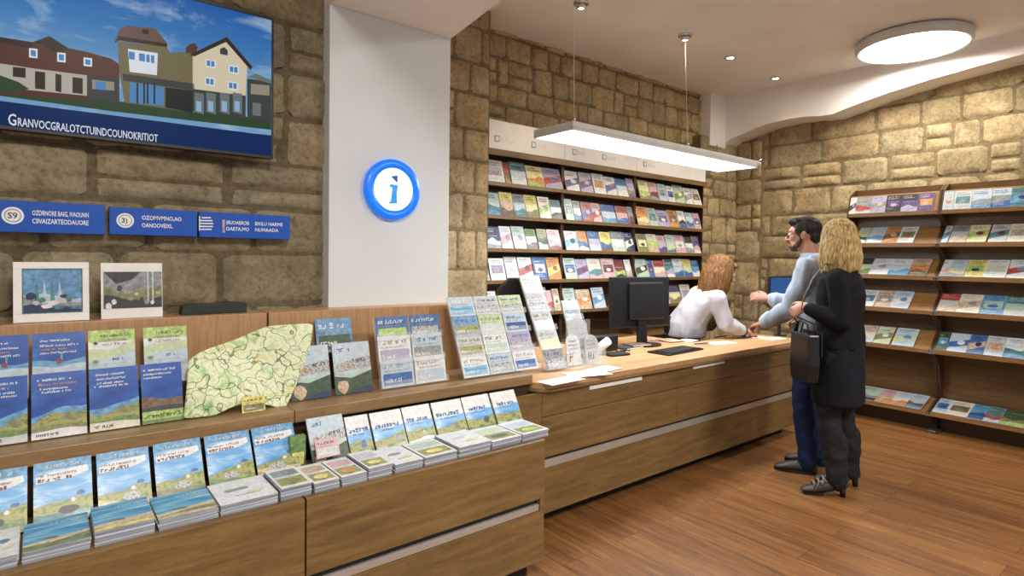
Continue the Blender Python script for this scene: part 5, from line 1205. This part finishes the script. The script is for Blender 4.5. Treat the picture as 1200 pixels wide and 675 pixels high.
SL = Vector((3.955, 1.775, 1.39)); EL = Vector((3.97, 1.90, 1.115)); WL = Vector((4.055, 2.13, 1.00))
SR = Vector((4.305, 1.85, 1.39)); ER = Vector((4.36, 1.99, 1.12)); WR = Vector((4.27, 2.21, 1.16))
arm(b, SL, EL, WL); arm(b, SR, ER, WR)
hand(b, WL+(WL-EL).normalized()*.02, (.25, .9, -.25), (-.35, .15, 1), 1, .7)
hand(b, WR+(WR-ER).normalized()*.02, (-.25, .9, .12), (-.8, -.2, .55), 1, .55)
LH, RH = Vector((4.03, 1.79, .90)), Vector((4.21, 1.82, .90))
LK, RK = Vector((4.03, 1.83, .50)), Vector((4.24, 1.86, .50)); LA, RA = Vector((4.055, 1.80, .10)), Vector((4.27, 1.83, .10))
LT, RT = LA+Vector((-.09, .175, -.08)), RA+Vector((-.06, .19, -.08))
leg(b, LH, LK, LA, LT); leg(b, RH, RK, RA, RT)
body = solid(b, 'body', 'skin_tan', man, .0045, 3, M=MI)
H2 = MI @ Hm; eyes(body, H2)
b = MB(); P = lambda x, y, z: Hm @ Vector((x, y, z)); R3 = Hm.to_3x3()
b.ball(P(0, -.024, .050), (.081, .098, .084), R3, 20, 14); b.ball(P(0, .028, .096), (.066, .060, .034), R3, 18, 10); b.ball(P(-.0, .06, .102), (.056, .032, .022), R3, 14, 8); b.ball(P(0, -.07, -.01), (.062, .040, .055), R3, 16, 10)
for q in (1, -1): b.ball(P(q*.066, .010, .038), (.016, .034, .046), R3, 12, 8); b.capsule([P(q*.071, .012, .02), P(q*.071, .012, -.02)], [.009, .006], 8)
solid(b, 'hair', 'hair_black', man, .005, 3, M=MI, ridge=hair_ridge(.003, 90))
b = MB(); b.ball(P(0, .052, -.084), (.036, .034, .026), R3, 16, 10)
for q in (1, -1): b.capsule([P(q*.060, .012, -.035), P(q*.052, .03, -.066), P(q*.03, .058, -.082)], [.016, .020, .018], 10)
b.capsule([P(-.026, .086, -.050), P(-.016, .097, -.038), P(0, .100, -.036), P(.016, .097, -.038), P(.026, .086, -.050)], [.006]*5, 8)
b.ball(P(0, .082, -.073), (.026, .014, .010), R3, 12, 8)
solid(b, 'beard', 'beard', man, .004, 2, M=MI, ridge=hair_ridge(.0015, 150))
b = MB()
for q in (1, -1):
    n = 14; b.tube([P(q*.033+.024*math.cos(2*PI*i/n), .098-abs(.024*math.cos(2*PI*i/n)+.0)*.12, .012+.017*math.sin(2*PI*i/n)) for i in range(n+1)], .0022, 6)
    b.tube([P(q*.057, .092, .016), P(q*.080, .05, .016), P(q*.083, -.005, .012)], .0022, 6)
b.tube([P(-.010, .100, .014), P(.010, .100, .014)], .002, 6); b.xform(MI); b.build('glasses', 'lens_frame', man)
# jacket
b = MB()
torso(b, [(4.12, 1.795, .965, .178, .125, 0), (4.12, 1.80, 1.00, .182, .130, 0), (4.122, 1.80, 1.12, .178, .130, 0), (4.125, 1.81, 1.26, .188, .138, 0), (4.13, 1.815, 1.37, .185, .128, 0), (4.13, 1.815, 1.43, .135, .10, 0), (4.128, 1.82, 1.475, .078, .076, 0)])
arm(b, SL, EL, WL-(WL-EL)*.12, (.082, .070, .060, .046)); arm(b, SR, ER, WR-(WR-ER)*.12, (.082, .070, .060, .046)); b.ball((4.14, 1.735, 1.435), (.115, .055, .050)); b.capsule([(4.03, 1.79, 1.46), (4.13, 1.72, 1.47), (4.23, 1.81, 1.46)], [.026, .032, .026], 12)
solid(b, 'jacket', 'jacket_cloth', man, .008, 3, .016, 9, M=MI)
b = MB(); cR = []
for (z, rx, ry) in ((1.45, .082, .082), (1.50, .072, .074), (1.505, .066, .066), (1.46, .064, .064)):
    cR.append(ring(TM_(Vector((4.127, 1.825, 0))), 0, .012*(z-1.45)/.05, z, rx, ry, 28, 2))
b.loft(cR, cap=False); b.xform(MI); b.build('collar', 'jacket_cloth', man)
b = MB()
leg(b, LH, LK, LA+Vector((0, 0, -.02)), LT, 1.14, False); leg(b, RH, RK, RA+Vector((0, 0, -.02)), RT, 1.14, False)
for A in (LA, RA): b.capsule([A+Vector((0, 0, .12)), A+Vector((0, 0, -.02))], [.056, .060], 16)
torso(b, [(4.12, 1.80, .84, .165, .115, 0), (4.12, 1.80, .92, .168, .120, 0), (4.12, 1.80, .99, .160, .115, 0)])
solid(b, 'jeans', 'denim', man, .008, 3, .008, 9, (1, 1, 1), M=MI)
shoe(man, MI @ LA, MI @ LT, 'shoe_brown'); shoe(man, MI @ RA, MI @ RT, 'shoe_brown')
tag(man, 'bearded dark-haired man with glasses in pale grey-blue jacket and jeans', 'person')
# ================= woman in black, seen from behind =================
WX, WY = 3.862, 1.543; wo = empty('person', (WX, WY, 0)); MI = Matrix.Translation((-WX, -WY, 0))
yaw = R(10); FWD = Vector((-math.sin(yaw), math.cos(yaw), 0)); SD = Vector((math.cos(yaw), math.sin(yaw), 0))
Hw = frame((WX-.012, WY+.025, 1.585), R(-14), R(-4), R(3))
b = MB(); head_parts(b, Hw, (WX, WY, 1.40), False, .96)
torso(b, [(WX, WY, .84, .15, .11, 0), (WX, WY, .95, .16, .12, 0), (WX, WY, 1.10, .12, .095, 0), (WX, WY, 1.26, .145, .11, 0), (WX, WY, 1.36, .15, .09, 0), (WX, WY, 1.41, .09, .06, 0)])
SL = Vector((WX-.155, WY-.045, 1.345)); EL = Vector((WX-.170, WY-.085, 1.085)); WL = Vector((WX-.215, WY+.100, 1.165))
SR = Vector((WX+.155, WY+.02, 1.345)); ER = Vector((WX+.21, WY+.06, 1.08)); WR = Vector((WX+.13, WY+.25, 1.05))
arm(b, SL, EL, WL, k=.92); arm(b, SR, ER, WR, k=.92)
hand(b, WL+(WL-EL).normalized()*.015, (-.15, .75, -.45), (-.9, -.1, .3), 1, 1.05, .94)
hand(b, WR+(WR-ER).normalized()*.015, (-.4, .85, -.1), (.3, .2, .9), -1, .8, .94)
LH, RH = Vector((WX-.075, WY, .88)), Vector((WX+.09, WY+.01, .88)); LK, RK = Vector((WX-.075, WY+.02, .50)), Vector((WX+.13, WY+.02, .50))
LA, RA = Vector((WX-.055, WY-.035, .135)), Vector((WX+.195, WY-.01, .135)); LT, RT = LA+Vector((-.115, .16, -.11)), RA+Vector((-.09, .17, -.11))
leg(b, LH, LK, LA, LT, .95); leg(b, RH, RK, RA, RT, .95)
solid(b, 'body', 'skin_fair', wo, .0045, 3, M=MI); eyes(wo, MI @ Hw, .96)
b = MB(); bob(b, Hw, 1.0, .20, .016); b.ball(Hw @ Vector((0, -.05, -.06)), (.080, .060, .10), Hw.to_3x3(), 18, 12)
solid(b, 'hair', 'hair_blond', wo, .005, 5, M=MI, ridge=hair_ridge(.006, 48))
b = MB()
torso(b, [(WX, WY, .92, .174, .140, 0), (WX, WY, .98, .170, .136, 0), (WX, WY, 1.10, .150, .122, 0), (WX, WY, 1.24, .168, .132, 0), (WX, WY, 1.34, .165, .115, 0), (WX, WY, 1.395, .12, .085, 0), (WX, WY, 1.43, .070, .066, 0)])
arm(b, SL, EL, WL-(WL-EL)*.10, (.062, .055, .050, .038)); arm(b, SR, ER, WR-(WR-ER)*.10, (.062, .055, .050, .038))
solid(b, 'sweater', 'sweater_black', wo, .008, 3, .008, 10, M=MI)
b = MB()
torso(b, [(WX+.005, WY, .575, .166, .140, 0), (WX+.005, WY, .60, .170, .144, 0), (WX, WY, .72, .170, .144, 0), (WX, WY, .86, .170, .140, 0), (WX, WY, .96, .168, .134, 0), (WX, WY, 1.03, .15, .12, 0)])
solid(b, 'skirt', 'tunic_cloth', wo, .008, 2, .008, 8, (1, 1, .3), M=MI)
b = MB(); leg(b, LH, LK, LA+Vector((0, 0, -.03)), LT, 1.12, False); leg(b, RH, RK, RA+Vector((0, 0, -.03)), RT, 1.12, False)
for A in (LA, RA): b.capsule([A+Vector((0, .005, .20)), A+Vector((0, 0, -.035))], [.058, .058], 16)
solid(b, 'trousers', 'trouser_dark', wo, .008, 3, .010, 12, (1, 1, 1), M=MI)
shoe(wo, MI @ LA, MI @ LT, 'shoe_brown', heel=.045, w=.042); shoe(wo, MI @ RA, MI @ RT, 'shoe_brown', heel=.045, w=.042)
d = (LT-LA); 
for k in range(3):
    c_ = MI @ (LA+d*(.42+.13*k)); sd = Vector((-d.y, d.x, 0)).normalized(); hgt = (.118, .098, .082)[k]
    b = MB(); b.tube([Vector((c_.x, c_.y, hgt-.045))+sd*.042, Vector((c_.x, c_.y, hgt-.006))+sd*.024, Vector((c_.x, c_.y, hgt)), Vector((c_.x, c_.y, hgt-.006))-sd*.024, Vector((c_.x, c_.y, hgt-.045))-sd*.042], [(.008, .004)]*5, 8); b.build('shoe_strap', 'shoe_pale', wo)
tag(wo, 'blond woman in black sweater and dark skirt over trousers, seen from behind', 'person')
# handbag held by the woman, hanging at her left
bc = Vector((WX-.235, WY+.10, .82)); t = empty('handbag', M=Matrix.Translation(bc) @ Matrix.Rotation(R(52), 4, 'Z'))
b = MB(); b.prism([(-.115, .01), (-.10, -.10), (.10, -.10), (.115, .01), (.105, .19), (-.105, .19)], -.038, .038, 'Y'); b.build('bag_body', 'bag_leather', t, .012)
for sy in (-1,):
    b = MB(); b.prism([(-.110, .205), (.110, .205), (.115, .06), (.095, .045), (-.095, .045), (-.115, .06)], -.050, -.039, 'Y'); b.build('flap', 'bag_leather', t, .004)
b = MB(); b.box(-.012, .012, -.056, -.050, .055, .085); b.build('clasp', 'chrome', t, .002)
hw = WL+Vector((-.01, .07, -.03)); inv = (Matrix.Translation(bc) @ Matrix.Rotation(R(52), 4, 'Z')).inverted()
for k, sx in enumerate((-1, 1)):
    e = inv @ (hw+Vector((.0, .01*sx, -.02))); b = MB(); b.tube([Vector((-.09, .02*sx, .19)), Vector((-.06, .02*sx, .25)), e+Vector((-.012, 0, -.01)), e+Vector((0, 0, .008)), e+Vector((.012, 0, -.01)), Vector((.06, .02*sx, .25)), Vector((.09, .02*sx, .19))], .006, 8); b.build('handle', 'bag_leather', t)
sh = inv @ Vector((WX-.135, WY-.03, 1.42)); p0 = Vector((-.105, .0, .18)); 
b = MB(); pts = [Vector((.105, 0, .18)), inv @ Vector((WX-.27, WY+.10, 1.22)), inv @ Vector((WX-.215, WY+.075, 1.34)), inv @ Vector((WX-.150, WY+.03, 1.435)), inv @ Vector((WX-.12, WY-.04, 1.430)), inv @ Vector((WX-.145, WY-.13, 1.32)), inv @ Vector((WX-.24, WY-.105, 1.15)), inv @ Vector((WX-.29, WY+.02, 1.02)), Vector((-.105, 0, .18))]
b.tube(pts[:5], [(.008, .003)]*5, 8); b.build('shoulder_strap', 'grey_dark', t)
tag(t, 'black leather handbag hanging at the blond woman left side', 'handbag')
# ================= clerk behind the counter =================
cl = empty('person', (4.40, 3.05, 0)); MI = Matrix.Translation((-4.40, -3.05, 0))
yaw = R(-112); FWD = Vector((-math.sin(yaw), math.cos(yaw), 0)); SD = Vector((math.cos(yaw), math.sin(yaw), 0))
Hc = frame((4.535, 2.775, 1.335), R(-118), R(-16)); s = 1.22
b = MB(); head_parts(b, Hc, (4.45, 2.845, 1.17), False, s)
torso(b, [(4.39, 3.02, .84, .165, .12, 0), (4.39, 3.0, .93, .165, .12, 0), (4.41, 2.93, 1.04, .16, .115, 0), (4.44, 2.87, 1.13, .175, .11, 0), (4.45, 2.85, 1.19, .10, .07, 0)])
SR = Vector((4.385, 2.725, 1.12)); ER = Vector((4.45, 2.665, .90)); WR = Vector((4.62, 2.60, .845))
SL = Vector((4.50, 2.98, 1.13)); EL = Vector((4.66, 2.86, .93)); WL = Vector((4.66, 2.68, .87))
arm(b, SR, ER, WR, k=1.1); arm(b, SL, EL, WL, k=1.1)
hand(b, WR+(WR-ER).normalized()*.02, (.9, -.15, -.22), (0, .15, 1), -1, .55, 1.05)
hand(b, WL+(WL-EL).normalized()*.01, (.35, -.8, -.18), (.3, 0, 1), -1, .5, 1.05)
leg(b, (4.34, 3.09, .86), (4.36, 3.06, .48), (4.38, 3.10, .10), (4.55, 3.04, .03)); leg(b, (4.46, 3.12, .86), (4.48, 3.12, .48), (4.48, 3.18, .10), (4.65, 3.13, .03))
solid(b, 'body', 'skin_fair', cl, .0048, 3, M=MI); eyes(cl, MI @ Hc, s)
b = MB(); bob(b, Hc, s, .19, .002, face=66); b.ball(Hc @ Vector((0, -.05, -.04)), (.085, .070, .10), Hc.to_3x3(), 18, 12)
b.capsule([Hc @ Vector((-.06, .075, .085)), Hc @ Vector((0, .090, .10)), Hc @ Vector((.06, .075, .085))], [.022, .026, .022], 12)
solid(b, 'hair', 'hair_red', cl, .005, 3, M=MI, ridge=hair_ridge(.006, 60))
b = MB()
torso(b, [(4.385, 3.03, .78, .19, .15, 0), (4.39, 3.01, .90, .190, .150, 0), (4.41, 2.93, 1.02, .185, .142, 0), (4.435, 2.88, 1.10, .195, .135, 0), (4.445, 2.86, 1.17, .155, .10, 0), (4.45, 2.855, 1.205, .09, .08, 0)])
arm(b, SR, ER, WR-(WR-ER)*.14, (.080, .070, .060, .044)); arm(b, SL, EL, WL-(WL-EL)*.14, (.080, .070, .060, .044))
solid(b, 'blouse', 'blouse_white', cl, .008, 3, .010, 10, M=MI)
b = MB(); F2 = FWD
b.loft([ring(TM_(Vector((x, y, 0))), -.01, .02, z, .155, .130, 24) for (x, y, z) in ((4.50, 3.0, .83), (4.545, 2.95, .93), (4.575, 2.89, 1.03), (4.565, 2.865, 1.11))])
solid(b, 'vest', 'vest_olive', cl, .008, 2, .006, 10, M=MI)
b = MB(); b.loft([ring(TM_(Vector((4.448, 2.86, 0))), 0, .0, z, rx, ry, 28, 2) for (z, rx, ry) in ((1.175, .115, .095), (1.215, .085, .080), (1.225, .078, .074), (1.185, .075, .07))], cap=False); b.xform(MI); b.build('collar', 'collar_tan', cl)
b = MB(); leg(b, (4.34, 3.09, .86), (4.36, 3.06, .48), (4.38, 3.10, .08), (4.55, 3.04, .03), 1.14, False); leg(b, (4.46, 3.12, .86), (4.48, 3.12, .48), (4.48, 3.18, .08), (4.65, 3.13, .03), 1.14, False)
solid(b, 'trousers', 'trouser_dark', cl, .010, 3, .006, 9, (1, 1, 1), M=MI)
shoe(cl, MI @ Vector((4.38, 3.10, .1)), MI @ Vector((4.57, 3.04, .02)), 'shoe_brown'); shoe(cl, MI @ Vector((4.48, 3.18, .1)), MI @ Vector((4.67, 3.12, .02)), 'shoe_brown')
b = MB(); c_ = ER.lerp(WR, .93); d = (WR-ER).normalized(); b.tube([MI @ (c_-d*.012), MI @ (c_+d*.012)], .047, 18); b.build('wrist_watch', 'watch_black', cl)
tag(cl, 'red-haired clerk in white blouse leaning over the counter', 'person')
